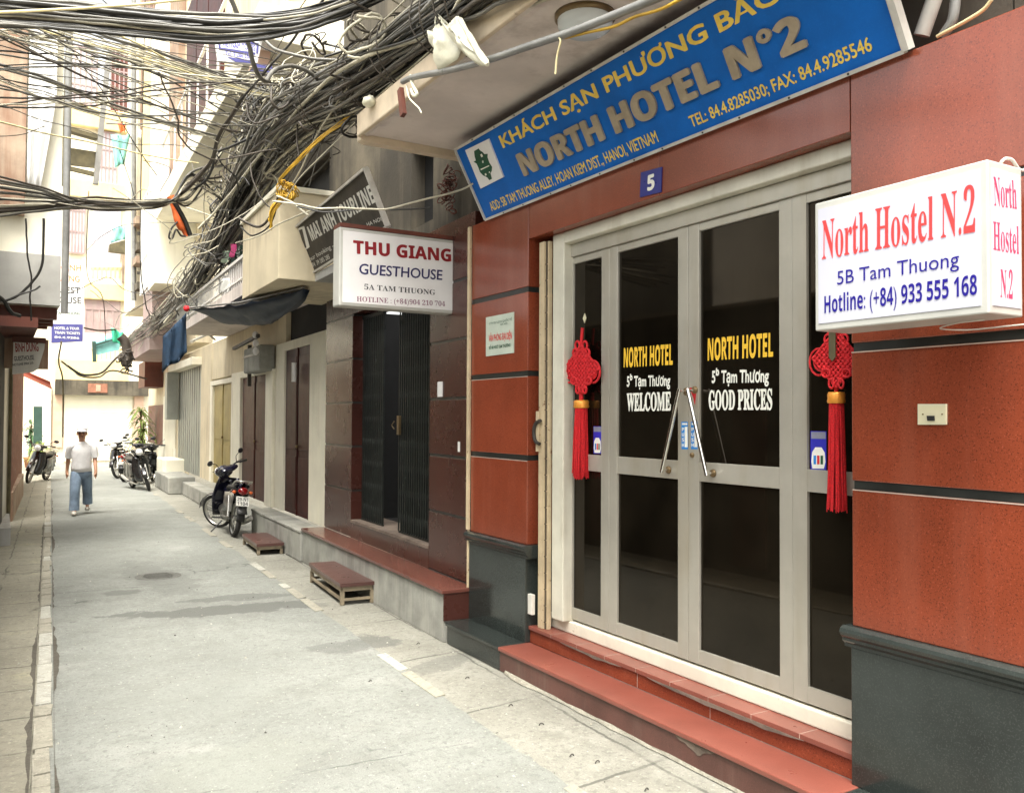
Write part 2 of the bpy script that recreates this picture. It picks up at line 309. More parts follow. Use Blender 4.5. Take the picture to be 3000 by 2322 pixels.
# ------------------------------------------------------------------ mesh building
WM = {}
class MB:
    """collects shapes; build() links them as ONE mesh object"""
    def __init__(s, xf=None): s.v = []; s.f = []; s.m = []; s.sm = []; s.xf = xf
    def add(s, vs, fs, m=0, smooth=False):
        o = len(s.v)
        s.v += [(s.xf @ V(p)) if s.xf else V(p) for p in vs]
        for f in fs: s.f.append(tuple(o+i for i in f)); s.m.append(m); s.sm.append(smooth)
        return s
    def box(s, x0, x1, y0, y1, z0, z1, m=0):
        x0, x1 = sorted((x0, x1)); y0, y1 = sorted((y0, y1)); z0, z1 = sorted((z0, z1))
        return s.hexa([(x0, y0, z0), (x1, y0, z0), (x1, y1, z0), (x0, y1, z0), (x0, y0, z1), (x1, y0, z1), (x1, y1, z1), (x0, y1, z1)], m)
    def hexa(s, p, m=0):
        return s.add(p, [(0, 3, 2, 1), (4, 5, 6, 7), (0, 1, 5, 4), (1, 2, 6, 5), (2, 3, 7, 6), (3, 0, 4, 7)], m)
    def prism(s, poly, ext, m=0, mside=None):
        n = len(poly); ext = V(ext); a = [V(p) for p in poly]; b = [p+ext for p in a]
        s.add(a+b, [tuple(range(n-1, -1, -1)), tuple(range(n, 2*n))], m)
        return s.add(a+b, [(i, (i+1) % n, n+(i+1) % n, n+i) for i in range(n)], m if mside is None else mside)
    def poly(s, pts, m=0): return s.add(pts, [tuple(range(len(pts)))], m)
    def bar(s, a, b, wd, dp=None, m=0, up=(0, 0, 1)):
        """rectangular bar from a to b"""
        a, b = V(a), V(b); d = (b-a).normalized(); u = V(up)
        if abs(d.dot(u)) > .95: u = V((1, 0, 0)) if abs(d.x) < .9 else V((0, 1, 0))
        sx = d.cross(u).normalized()*(wd/2); sy = sx.cross(d).normalized()*((dp or wd)/2)
        return s.hexa([a-sx-sy, a+sx-sy, a+sx+sy, a-sx+sy, b-sx-sy, b+sx-sy, b+sx+sy, b-sx+sy], m)
    def tube(s, pts, r, n=6, m=0, closed=False):
        pts = [V(p) for p in pts]; k = len(pts)
        if k < 2: return s
        rr = r if isinstance(r, (list, tuple)) else [r]*k
        vs = []; prev = None
        for i, p in enumerate(pts):
            if closed: t = pts[(i+1) % k]-pts[i-1]
            else: t = pts[min(i+1, k-1)]-pts[max(i-1, 0)]
            t = t.normalized() if t.length > 1e-9 else V((0, 0, 1))
            if prev is None:
                a = V((0, 0, 1)) if abs(t.z) < .9 else V((1, 0, 0)); nrm = t.cross(a).normalized()
            else:
                nrm = prev - t*prev.dot(t)
                nrm = nrm.normalized() if nrm.length > 1e-6 else t.orthogonal().normalized()
            prev = nrm; bn = t.cross(nrm)
            for j in range(n):
                a = 2*math.pi*j/n; vs.append(p + (nrm*math.cos(a)+bn*math.sin(a))*rr[i])
        fs = []
        for i in range(k if closed else k-1):
            i2 = (i+1) % k
            for j in range(n): fs.append((i*n+j, i*n+(j+1) % n, i2*n+(j+1) % n, i2*n+j))
        s.add(vs, fs, m, True)
        if not closed: s.add([vs[j] for j in range(n)], [tuple(range(n-1, -1, -1))], m); s.add(vs[-n:], [tuple(range(n))], m)
        return s
    def cyl(s, a, b, r, n=14, m=0, r2=None): return s.tube([a, b], [r, r if r2 is None else r2], n, m)
    def lathe(s, prof, n=16, m=0, c=(0, 0, 0), axis='z'):
        vs = []; fs = []; c = V(c)
        for r, h in prof:
            for j in range(n):
                a = 2*math.pi*j/n; x, y = r*math.cos(a), r*math.sin(a)
                vs.append(c + (V((x, y, h)) if axis == 'z' else V((x, h, y)) if axis == 'y' else V((h, x, y))))
        for i in range(len(prof)-1):
            for j in range(n): fs.append((i*n+j, i*n+(j+1) % n, (i+1)*n+(j+1) % n, (i+1)*n+j))
        return s.add(vs, fs, m, True)
    def ball(s, c, r, m=0, n=12, k=8, jit=0):
        rx, ry, rz = r if isinstance(r, (tuple, list)) else (r, r, r); c = V(c); vs = []; fs = []
        for i in range(k+1):
            th = math.pi*i/k
            for j in range(n):
                ph = 2*math.pi*j/n; q = V((math.sin(th)*math.cos(ph), math.sin(th)*math.sin(ph), math.cos(th)))
                if jit: q *= 1+jit*noise.noise(q*2.3+c*7)
                vs.append(c+V((q.x*rx, q.y*ry, q.z*rz)))
        for i in range(k):
            for j in range(n): fs.append((i*n+j, (i+1)*n+j, (i+1)*n+(j+1) % n, i*n+(j+1) % n))
        return s.add(vs, fs, m, True)
    def sheet(s, grid, thick=.004, m=0):
        """grid of points (rows) -> a thin solid sheet"""
        r, c = len(grid), len(grid[0]); top = [V(p) for row in grid for p in row]
        nn = []
        for i in range(r):
            for j in range(c):
                a = top[min(i+1, r-1)*c+j]-top[max(i-1, 0)*c+j]; b = top[i*c+min(j+1, c-1)]-top[i*c+max(j-1, 0)]
                q = a.cross(b); nn.append(q.normalized() if q.length > 1e-9 else V((0, 0, 1)))
        bot = [p-q*thick for p, q in zip(top, nn)]; N = r*c; fs = []
        for i in range(r-1):
            for j in range(c-1):
                a, b, d, e = i*c+j, i*c+j+1, (i+1)*c+j+1, (i+1)*c+j
                fs.append((a, b, d, e)); fs.append((N+e, N+d, N+b, N+a))
        edge = [j for j in range(c)] + [i*c+c-1 for i in range(1, r)] + [(r-1)*c+j for j in range(c-2, -1, -1)] + [i*c for i in range(r-2, 0, -1)]
        for a, b in zip(edge, edge[1:]+edge[:1]): fs.append((b, a, N+a, N+b))
        return s.add(top+bot, fs, m, True)
    def build(s, name, mats, parent=None, bevel=0, label=None, recalc=True):
        if isinstance(mats, str): mats = [mats]
        pm = WM[parent.as_pointer()] if parent else Matrix()
        inv = pm.inverted()
        me = bpy.data.meshes.new(name); me.from_pydata([inv @ p for p in s.v], [], s.f)
        for m in mats: me.materials.append(MATS[m])
        for p, m, q in zip(me.polygons, s.m, s.sm): p.material_index = m; p.use_smooth = q
        if recalc:
            bm = bmesh.new(); bm.from_mesh(me); bmesh.ops.recalc_face_normals(bm, faces=bm.faces); bm.to_mesh(me); bm.free()
        me.update()
        o = bpy.data.objects.new(name, me); COL.objects.link(o)
        if parent: o.parent = parent
        WM[o.as_pointer()] = pm
        if bevel:
            b = o.modifiers.new('bevel', 'BEVEL'); b.width = bevel; b.segments = 2; b.limit_method = 'ANGLE'; b.angle_limit = math.radians(50)
        if label: o['label'] = label
        return o
def thing(name, label, cat, group=None, mw=None, loc=(0, 0, 0), kind=None):
    o = bpy.data.objects.new(name, None); COL.objects.link(o); o.empty_display_size = .2
    mw = mw if mw is not None else Matrix.Translation(loc)
    o.matrix_world = mw; WM[o.as_pointer()] = mw.copy()
    return tag(o, label, cat, group, kind)
def tag(o, label, cat, group=None, kind=None):
    if label: o['label'] = label
    if cat: o['category'] = cat
    if group: o['group'] = group
    if kind: o['kind'] = kind
    return o
def struct(o): o['kind'] = 'structure'; return o
def copy_tree(o, parent=None):
    c = o.copy(); COL.objects.link(c)
    if parent: c.parent = parent
    for ch in o.children: copy_tree(ch, c)
    return c
def catmull(pts, n=6):
    pts = [V(p) for p in pts]
    if len(pts) < 3:
        return [pts[0].lerp(pts[-1], i/n) for i in range(n+1)]
    P = [pts[0]*2-pts[1]]+pts+[pts[-1]*2-pts[-2]]; out = []
    for i in range(1, len(P)-2):
        a, b, c, d = P[i-1:i+3]
        for k in range(n):
            t = k/n
            out.append(.5*((2*b)+(c-a)*t+(2*a-5*b+4*c-d)*t*t+(3*b-a-3*c+d)*t**3))
    out.append(pts[-1]); return out

# ------------------------------------------------------------------ lettering
DG = bpy.context.evaluated_depsgraph_get
def style(s, st):
    if st not in ('serif', 'bold'): return s
    U, L, D = {'serif': (0x1D400, 0x1D41A, 0x1D7CE), 'bold': (0x1D5D4, 0x1D5EE, 0x1D7EC)}[st]
    o = ''
    for ch in s:
        if 'A' <= ch <= 'Z': o += chr(U+ord(ch)-65)
        elif 'a' <= ch <= 'z': o += chr(L+ord(ch)-97)
        elif '0' <= ch <= '9': o += chr(D+ord(ch)-48)
        else: o += ch
    return o
_cap = {}
def text_mesh(s, st='sans', off=0, ext=0, space=1, shear=0):
    c = bpy.data.curves.new('lettering', 'FONT'); c.body = style(s, st); c.offset = off; c.extrude = ext; c.space_character = space
    c.resolution_u = 3; c.shear = shear
    o = bpy.data.objects.new('lettering', c); COL.objects.link(o)
    dg = DG(); dg.update()
    me = bpy.data.meshes.new_from_object(o.evaluated_get(dg))
    COL.objects.unlink(o); bpy.data.objects.remove(o); bpy.data.curves.remove(c)
    return me
def letter(parent, s, mname, bl, br, tl, st='sans', off=0, ext=0, lift=.002, nrm=None, space=1, shear=0, name='lettering', heavy=0):
    """lettering laid on a surface: baseline from bl to br, cap height at tl (3 world points in its plane)"""
    heavy = max(heavy, off*1.5); me = text_mesh(s, st, .012 if any(ch in 'ƠơƯư' for ch in s) else 0, ext, space, shear)
    if st not in _cap:
        h = text_mesh('H', st); _cap[st] = max(v.co.y for v in h.vertices); bpy.data.meshes.remove(h)
    xs = [v.co.x for v in me.vertices]; x0, x1 = min(xs), max(xs)
    bl, br, tl = V(bl), V(br), V(tl); u = br-bl; n = u.cross(tl-bl).normalized()
    if nrm is not None and n.dot(V(nrm)) < 0: n = -n
    vv = (tl-bl); vv = vv - u.normalized()*vv.dot(u.normalized()) if True else vv
    inv = WM[parent.as_pointer()].inverted()
    base = [v.co.copy() for v in me.vertices]; polys = [tuple(p.vertices) for p in me.polygons]; vs = []; fs = []
    hu = heavy*(br-bl).length and heavy/(x1-x0); hv = heavy/_cap[st]
    for k, (du, dv) in enumerate([(0, 0)] if not heavy else [(0, 0), (-1, 0), (1, 0), (0, .8), (0, -.8)]):
        o_ = len(vs)
        for q in base:
            vs.append(inv @ (bl + u*((q.x-x0)/(x1-x0)+du*hu) + vv*(q.y/_cap[st]+dv*hv) + n*(lift + q.z + ext + .00015*k)))
        fs += [tuple(i+o_ for i in f) for f in polys]
    bpy.data.meshes.remove(me); me = bpy.data.meshes.new(name); me.from_pydata(vs, [], fs)
    me.materials.append(MATS[mname]); me.update()
    o = bpy.data.objects.new(name, me); COL.objects.link(o); o.parent = parent; WM[o.as_pointer()] = WM[parent.as_pointer()]
    return o
def plane_pts(pix, p0, n): return [onP(x, y, V(p0), V(n)) for x, y in pix]
# ================================================================== GROUND
def strip(name, mname, xa, xb, y0, y1, z, n=40):
    b = MB(); vs = []; fs = []
    for i in range(n+1):
        y = y0+(y1-y0)*i/n; vs += [(xa(y), y, z), (xb(y), y, z)]
    for i in range(n): fs.append((2*i, 2*i+1, 2*i+3, 2*i+2))
    b.add(vs, fs); return struct(b.build(name, mname, recalc=False))
XL = lambda y: .03+.0445*y
XR = lambda y: 2.33+.038*y if y < 30 else 2.33+.038*30+(y-30)*.8
wob = lambda y, s: .02*noise.noise(V((y*1.7, s, 0)))+.008*noise.noise(V((y*9, s, 3)))
b = MB(); b.add([(-90, -60, -.02), (90, -60, -.02), (90, 120, -.02), (-90, 120, -.02)], [(0, 1, 2, 3)]); struct(b.build('ground', 'dirt'))
strip('road', 'asphalt', lambda y: XL(y)-.02+wob(y, 5)*.6, lambda y: XR(y)+.03+wob(y, 1)*2.2, -8, 37.9, 0, 400)
strip('pavement', 'slabs', lambda y: XR(y)-.05, lambda y: 4.6, -8, 36, -.005)
strip('pavement', 'slabs_tan', lambda y: -3, lambda y: XL(y)-.09+wob(y, 9)*.4, -8, 37.9, .004, 200)
# kerb stones along both road edges, flush with the paving: worn, some painted white
b = MB(); y = -3.0
while y < 30:
    L = RND.uniform(.22, .62); w_ = RND.uniform(.07, .10); x = XL(y+L/2)-.04; m = 1 if RND.random() < .12 or 6.2 < y < 7.4 or 9.2 < y < 9.5 else 0
    pts = [(XL(y)-.04-w_/2+RND.uniform(-.006, .006), y), (XL(y)-.04+w_/2+RND.uniform(-.006, .01), y+.01), (XL(y+L)-.04+w_/2+RND.uniform(-.006, .01), y+L-.015), (XL(y+L)-.04-w_/2, y+L-.02)]
    b.prism([(px, py, -.03) for px, py in pts], (0, 0, .041+RND.uniform(0, .006)), m); y += L
y = 1.0
while y < 22:
    L = RND.uniform(.3, .75); m = 1 if RND.random() < .28 else 0
    if RND.random() < .5:
        dx = .02; w_ = .085
        pts = [(XR(y)-w_/2, y), (XR(y)+w_/2, y+.02), (XR(y+L)+w_/2, y+L-.05), (XR(y+L)-w_/2, y+L-.06)]
        b.prism([(px+RND.uniform(-.008, .008)+dx, py, -.03) for px, py in pts], (0, 0, .036), m)
    y += L
struct(b.build('kerb', ['kerb_stone', 'kerb_white']))
# ragged dark joints full of silt on both sides of the kerb stones
for xo, sd in ((-.095, 3), (.018, 8)):
    b = MB(); vs = []; fs = []; N = 260
    for i in range(N):
        y = 2.5+i*.085; q = max(.002, .012+.05*noise.noise(V((y*.6, sd, 0)))+.025*noise.noise(V((y*5, sd, 1)))); x = XL(y)+xo; s_ = -1 if xo < 0 else 1
        vs += [(x, y, .0048), (x+s_*q, y, .0048)]
    for i in range(N-1): fs.append((2*i, 2*i+1, 2*i+3, 2*i+2))
    b.add(vs, fs); struct(b.build('kerb_joint', 'silt'))
# ragged cement fillet where the hotel step meets the pavement, and iron lifting loops
b = MB(); vs = []; fs = []
for i in range(60):
    y = 5.45-i*.16; q = .006+.03*abs(noise.noise(V((y*3, 2, 0))))+(.10 if y > 4.9 else 0)*abs(noise.noise(V((y*2, 1, 1))))
    vs += [(3.181, y, .02+.012*noise.noise(V((y*4, 0, 0)))), (3.18-q, y, .001)]
for i in range(59): fs.append((2*i, 2*i+1, 2*i+3, 2*i+2))
b.add(vs, fs); struct(b.build('kerb', 'kerb_stone'))
loop_spots = [onZ(x, y) for x, y in ((1369, 1985), (1496, 2066), (1586, 2121), (1750, 2231), (1894, 2312), (1225, 1885), (1085, 1995), (1675, 2212))]
for i, p in enumerate(loop_spots):
    b = MB(); a = RND.uniform(-.5, .5); L = RND.uniform(.011, .016)
    b.tube([p+V((math.cos(a)*math.cos(t)*L, math.sin(a)*math.cos(t)*L, math.sin(t)*L*.8-.004)) for t in [math.pi*k/8 for k in range(9)]], .0032, 6)
    o = b.build('lifting_loop', 'iron_dark')
    tag(o, 'small rusty iron lifting loop set in the concrete pavement slabs', 'iron loop', 'iron loops in the pavement slabs')
b = MB(); rg = random.Random(3)
for i in range(1500):
    x, y = rg.uniform(-.6, 3.15), 2.2+rg.random()**1.6*12; s_ = rg.uniform(.002, .0065) if rg.random() < .93 else rg.uniform(.008, .014); a = rg.uniform(0, 6)
    c_, d_ = math.cos(a)*s_, math.sin(a)*s_; z = .006 if x < XL(y) else .001
    b.add([(x+c_, y+d_, z), (x-d_*.7, y+c_*.7, z), (x-c_*.8, y-d_, z), (x+d_, y-c_*.6, z), (x, y, z+s_*.8)], [(0, 1, 4), (1, 2, 4), (2, 3, 4), (3, 0, 4)], rg.choice((0, 0, 1, 2)))
tag(b.build('grit', ['kerb_white', 'iron_dark', 'dirt']), 'scattered grit and crumbs over the road and paving', 'grit', kind='stuff')
# round iron cover sunk in the road
c = onZ(463, 1687); b = MB(); b.lathe([(.0, .004), (.2, .004), (.205, .002), (.25, .003), (.26, -.01)], 28, 0, c)
for k in range(-4, 5): b.box(c.x-.17+abs(k)*.012, c.x+.17-abs(k)*.012, c.y+k*.04-.006, c.y+k*.04+.006, .0045, .008)
tag(b.build('manhole_cover', 'cover_iron'), 'round worn cover sunk in the grey road', 'manhole cover')

# ================================================================== HOTEL
HX = 3.41
hotel = thing('hotel_building', 'red granite hotel front with black base, glass doors and two red entrance steps', 'building', loc=(3.41, 4, 0))
def granite_front(y0, y1, name, ztop=3.468, reveal=.24):
    b = MB(); zs = [(.9, 1.528), (1.568, 2.165), (2.205, 2.80), (2.84, ztop)]
    for z0, z1 in zs: b.box(HX, HX+reveal, y0, y1, z0, z1)
    b.build(name, 'granite_red', hotel, bevel=.004)
    for z0, z1 in ((1.528, 1.568), (2.165, 2.205), (2.80, 2.84)):
        g = MB(); g.box(HX+.008, HX+reveal-.004, y0+.006, y1-.006, z0-.001, z1+.001); g.build('groove_strip', 'strip_black', hotel)
    g = MB(); g.box(HX-.002, HX+.006, y0+.001, y1-.001, 1.5225, 1.5275); g.box(HX-.002, HX+.006, y0+.001, y1-.001, 2.159, 2.164); g.build('grout_line', 'grout', hotel)
granite_front(-3.2, 2.655, 'wall')
granite_front(5.53, 6.43, 'wall')
def dado(y0, y1, z0=.175):
    b = MB(); b.box(HX-.012, HX+.235, y0+.0, y1, z0, .80)
    pr = [(HX-.012, .80), (HX-.012, .815), (HX-.028, .83), (HX-.028, .842), (HX-.042, .856), (HX-.050, .872), (HX-.044, .888), (HX-.02, .899), (HX+.235, .899), (HX+.235, .80)]
    b.prism([(x, y0-.035, z) for x, z in pr], (0, y1-y0+.07, 0))
    b.build('base_cladding', 'granite_black', hotel, bevel=.003)
dado(-3.2, 2.655); dado(5.53, 6.43)
b = MB(); b.box(HX+.002, HX+.24, 2.662, 4.02, 3.20, 3.468); b.box(HX+.002, HX+.24, 4.024, 5.523, 3.20, 3.468); b.build('lintel', 'granite_red', hotel, bevel=.003)
# wall core so that nothing shows through, rough wall above the granite
b = MB(); b.box(HX+.25, HX+.6, -3.2, 2.65, 0, 3.45); b.box(HX+.25, HX+.6, 5.53, 6.43, 0, 3.45)
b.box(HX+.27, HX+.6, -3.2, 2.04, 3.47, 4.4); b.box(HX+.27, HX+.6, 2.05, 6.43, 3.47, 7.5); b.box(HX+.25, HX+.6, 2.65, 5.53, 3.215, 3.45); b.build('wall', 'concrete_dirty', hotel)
# canopy slab over the entrance
cz = onY(1066, 395, 6.45).z
b = MB()
pr = [(2.44, cz+.16), (2.44, cz+.02), (2.47, cz), (2.52, cz+.012), (3.67, cz+.012), (3.67, cz+.30), (2.6, cz+.30)]
b.prism([(x, 2.05, z) for x, z in pr], (0, 4.42, 0)); b.build('canopy', 'concrete_soffit', hotel, bevel=.01)
b = MB(); b.prism([(x, 6.475, z) for x, z in ((2.43, cz+.17), (2.43, cz-.03), (2.47, cz-.045), (3.62, cz-.045), (3.62, cz+.31), (2.6, cz+.31))], (0, .085, 0))
b.box(2.40, 2.437, 2.0, 6.5, cz-.012, cz+.17); b.build('canopy_edge', 'concrete_trim', hotel, bevel=.012)
b = MB(); b.box(1.9, 3.7, 2.0, 6.5, cz+1.6, cz+1.75); b.build('balcony_slab', 'concrete_dirty', hotel)
# steps
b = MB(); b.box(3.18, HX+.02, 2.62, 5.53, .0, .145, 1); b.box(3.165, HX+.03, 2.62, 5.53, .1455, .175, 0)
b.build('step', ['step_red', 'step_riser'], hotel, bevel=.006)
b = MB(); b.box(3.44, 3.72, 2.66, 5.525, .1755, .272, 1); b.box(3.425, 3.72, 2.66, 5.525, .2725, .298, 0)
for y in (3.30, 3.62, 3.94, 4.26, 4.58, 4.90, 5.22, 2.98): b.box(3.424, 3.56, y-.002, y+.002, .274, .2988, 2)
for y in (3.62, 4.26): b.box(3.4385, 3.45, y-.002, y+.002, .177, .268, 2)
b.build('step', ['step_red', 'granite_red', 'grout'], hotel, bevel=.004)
for ya_, yb_ in ((5.532, 6.41), (-3.2, 2.618)):
    b = MB(); b.box(3.182, HX+.02, ya_, yb_-.01, 0, .145); b.box(3.168, HX+.02, ya_, yb_, .1455, .175); b.build('step', 'granite_black', hotel, bevel=.006)
b = MB(); b.box(3.56, 3.80, 2.66, 5.52, .2985, .385); b.build('sill', 'sill_white', hotel, bevel=.008)
def patch(pts, x, th, name='mortar_patch'):
    b = MB(); b.prism([(x, y, z) for y, z in pts], (-th, 0, 0)); b.build(name, 'mortar', hotel)
def ragged(y0, y1, z0, z1, x, th, sd):
    n = 14; up = [(y0+(y1-y0)*i/n, z1) for i in range(n+1)]; dn = [(y0+(y1-y0)*i/n, z1-(z1-z0)*math.sin(math.pi*i/n)**.6*(.5+.9*abs(noise.noise(V((i*.9, sd, 0)))))) for i in range(n-1, 0, -1)]
    patch(up+dn, x, th)
ragged(2.95, 4.15, .235, .2735, 3.4245, .0035, 1); ragged(4.4, 5.1, .252, .273, 3.4245, .003, 4); ragged(3.3, 3.62, .085, .147, 3.179, .003, 7); ragged(2.63, 2.75, .05, .147, 3.179, .003, 9)
# door frame, glass doors
DX = 3.60
def yx(px, py, x=DX): return onX(px, py, x).y
b = MB(); yj0, yj1 = yx(1650, 1300, 3.5), yx(1617, 1300, 3.5)
b.box(3.5, 3.66, yj0, yj1, .3855, 3.2); b.box(3.5, 3.66, 2.66, yj0-.001, 3.115, 3.2); b.build('door_frame', 'white_frame', hotel, bevel=.008)
b = MB(); b.box(3.56, 3.64, 2.66, yj0-.002, 3.02, 3.112); b.build('door_head', 'aluminium', hotel, bevel=.004)
cols = [(yx(1768, 1300), yx(1673, 1300)), (yx(1993.5, 1300), yx(1815, 1300)), (yx(2291, 1200), yx(2055.5, 1200)), (2.66, yx(2372, 1200))]
ZB0, ZB1, ZM0, ZM1, ZT = .47, .60, 1.43, 1.60, 2.95
ZBOT = onX(1661, 1808.6, DX).z+.004
def leaf(name, ycl, label=None):
    """one glazed leaf: panes between y0 and y1 with stiles round them"""
    y0, y1, s0, s1 = ycl
    b = MB()
    b.box(DX-.022, DX+.022, s0, y0, .40, 3.02); b.box(DX-.022, DX+.022, y1, s1, .40, 3.02)
    zt = onX(1815.6, 741, DX).z
    b.box(DX-.020, DX+.020, y0, y1, .40, ZB); b.box(DX-.020, DX+.020, y0, y1, ZMa, ZMb); b.box(DX-.020, DX+.020, y0, y1, zt, 3.018)
    o = b.build(name, 'aluminium', hotel, bevel=.004, label=label)
    for z0, z1 in ((ZB, ZMa), (ZMb, zt)):
        g = MB(); g.box(DX-.004, DX+.004, y0+.0005, y1-.0005, z0, z1); g.build('pane', 'door_glass', o)
    return o
ZB = onX(1807, 1819, DX).z; ZMa = onX(1811, 1386, DX).z; ZMb = onX(1811.5, 1336.3, DX).z
ymid = yx(2024, 1300)
SIDE1 = leaf('side_window', (cols[0][0], cols[0][1], yx(1792, 1300)+.0015, yj0-.004))
DOOR1 = leaf('glass_door', (cols[1][0], cols[1][1], ymid+.0015, yx(1792, 1300)-.0015))
DOOR2 = leaf('glass_door', (cols[2][0], cols[2][1], yx(2330, 1200)+.0015, ymid-.0015))
SIDE2 = leaf('side_window', (2.661, cols[3][1], 2.66, yx(2330, 1200)-.0015))
b = MB(); b.box(3.7, 3.72, 2.3, 6.0, .3, 3.2); b.build('dark_backing', 'dark_void', hotel)  # black sheet standing in for the unlit lobby behind the panes
GX = DX-.0045
def on_glass(pix): return [onX(x, y, GX) for x, y in pix]
def zd(x, y): return (1780+x*.26623, 950+y*.26623)
def gl(o, s, mname, bl, tl, br, st, **k):
    A, T, B = on_glass([zd(*bl), zd(*tl), zd(*br)]); letter(o, s, mname, A, B, T, st, nrm=(-1, 0, 0), lift=.0015, **k)
gl(DOOR1, 'NORTH HOTEL', 'ink_yellow', (180, 470), (182, 265), (718, 440), 'bold', off=.012)
gl(DOOR1, '5ᵇ Tạm Thương', 'ink_white', (215, 683), (215, 575), (690, 672), 'sans', off=.014)
gl(DOOR1, 'WELCOME', 'ink_white', (215, 948), (211, 765), (697, 942), 'serif', off=.02)
gl(DOOR2, 'NORTH HOTEL', 'ink_yellow', (1105, 395), (1110, 160), (1822, 350), 'bold', off=.012)
gl(DOOR2, '5ᵇ Tạm Thương', 'ink_white', (1150, 642), (1150, 515), (1775, 632), 'sans', off=.014)
gl(DOOR2, 'GOOD PRICES', 'ink_white', (1117, 935), (1117, 735), (1812, 932), 'serif', off=.02)
def handle(o, top, bot, mt, mb_, x=3.515):
    a, c = onX(*zd(*top), x), onX(*zd(*bot), x); p, q = onX(*zd(*mt), DX-.022), onX(*zd(*mb_), DX-.022)
    b = MB(); d = (c-a).normalized(); b.cyl(a-d*.015, c+d*.015, .0125, 14, 0)
    for e, f in ((a, p), (c, q)):
        b.cyl(e, V((DX-.021, e.y*.4+f.y*.6, e.z*.5+f.z*.5)), .008, 10, 0); b.lathe([(0, -.012), (.02, -.012), (.024, -.004), (.024, .0)], 16, 1, (DX-.021, e.y*.4+f.y*.6, e.z*.5+f.z*.5), 'x')
    b.build('handle', ['chrome', 'brass_dull'], o)
handle(DOOR1, (785, 735), (600, 1600), (860, 740), (660, 1600)); handle(DOOR2, (885, 735), (1085, 1635), (955, 705), (1155, 1640))
def sticker(o, px, mname, name='sticker', x=DX-.0225, parent=None):
    b = MB(); P = [onX(*p, x) for p in px]; b.prism(P, (-.0008, 0, 0)); return b.build(name, mname, o)
for o, x0, x1 in ((DOOR1, 812, 884), (DOOR2, 917, 990)):
    s = sticker(o, [zd(x0, 1070), zd(x1, 1070), zd(x1+2, 1372), zd(x0+2, 1372)], 'sticker_cyan', 'push_sticker')
    b = MB(); m_ = (x0+x1)/2; b.prism([onX(*zd(*p), DX-.0234) for p in ((m_+2, 1125), (x1-4, 1125), (x1-2, 1350), (m_+2, 1350))], (-.0006, 0, 0))
    b.prism([onX(*zd(*p), DX-.0234) for p in ((x0+8, 1085), (x1-8, 1085), (x1-8, 1105), (x0+8, 1105))], (-.0006, 0, 0)); b.build('print', 'ink_white', s) if False else b.build('sticker_print', 'ink_white', o)
    for k, ch in enumerate('PUSH'):
        yb = 1172+k*58; A, B, T = [onX(*zd(*p), DX-.0234) for p in ((x0+8, yb), (x0+32, yb), (x0+8, yb-38))]
        letter(o, ch, 'ink_white', A, B, T, 'bold', lift=.0008, nrm=(-1, 0, 0))
b = MB(); kq = onX(*zd(935, 1435), DX-.022); b.lathe([(0, -.012), (.013, -.012), (.016, 0)], 14, 0, kq, 'x'); b.build('lock', 'brass_dull', DOOR2)
b = MB(); kq = onX(*zd(940, 775), DX-.024); b.prism([kq+V((0, .03, .045)), kq+V((0, -.03, .04)), kq+V((0, -.018, -.06)), kq+V((0, -.005, -.02)), kq+V((0, .0, -.01))], (-.002, 0, 0)); b.build('red_ribbon', 'cord_red', DOOR2)
# payment stickers on the side panes (mascot left plain)
def card_sticker(o, x0, x1, y0, y1, slope):
    def q(x, y): return onX(x, y+(x-x0)*slope, GX)
    b = MB(); b.prism([q(x0, y0), q(x1, y0), q(x1, y1), q(x0, y1)], (-.0008, 0, 0)); b.build('sticker', 'sticker_blue', o)
    h = y1-y0; w_ = x1-x0
    b = MB(); b.prism([q(x0+w_*f, y0+h*g)+V((-.0009, 0, 0)) for f, g in ((.04, .02), (.96, .02), (.96, .2), (.04, .2))], (-.0005, 0, 0)); b.build('sticker_header', 'sticker_grey', o)
    b = MB(); b.prism([q(x0+w_*f, y0+h*g)+V((-.0009, 0, 0)) for f, g in ((.3, .42), (.7, .42), (.9, .55), (.95, .8), (.85, .97), (.12, .97), (.05, .8), (.1, .55))], (-.0005, 0, 0)); b.build('sticker_field', 'ink_white', o)
    for f, mn in ((.28, 'sticker_cyan'), (.5, 'ink_red'), (.72, 'ink_green')):
        b = MB(); b.prism([q(x0+w_*(f+a), y0+h*g)+V((-.0016, 0, 0)) for a, g in ((-.08, .63), (.08, .63), (.08, .86), (-.08, .86))], (-.0005, 0, 0)); b.build('sticker_bar', mn, o)
card_sticker(SIDE2, 2375, 2421, 1262, 1375, .02); card_sticker(SIDE1, 1739, 1762, 1248, 1328, .02)

# blue name board above the doors
SB_BL, SB_BR = onX(1423.7, 643.4, 3.39), onX(2652.7, 146.4, 3.39)
tlp = onY(1335, 439, SB_BL.y)
SB_T = V((tlp.x-3.39, 0, tlp.z-SB_BL.z)); SB_N = V((-SB_T.z, 0, SB_T.x)).normalized()
SB_BL = V((3.39, SB_BL.y, 3.466)); SB_BR = V((3.39, SB_BR.y, 3.466))
board = thing('hotel_sign', 'long blue hotel name board tilting out over the glass doors', 'sign', loc=(3.39, 4.2, 3.46))
b = MB(); T = SB_T; b.prism([SB_BL, SB_BR, SB_BR+T, SB_BL+T], -SB_N*.035); b.build('board', 'sign_blue', board)
b = MB()
for a, c in ((SB_BL, SB_BR), (SB_BL+T, SB_BR+T), (SB_BL, SB_BL+T), (SB_BR, SB_BR+T)): b.bar(a, c, .018, .03, 0, SB_N)
b.bar(SB_BR+V((.0, -.016, 0)), SB_BR+T+V((.0, -.016, 0)), .03, .05, 0, SB_N); b.build('frame', 'sign_edge', board)
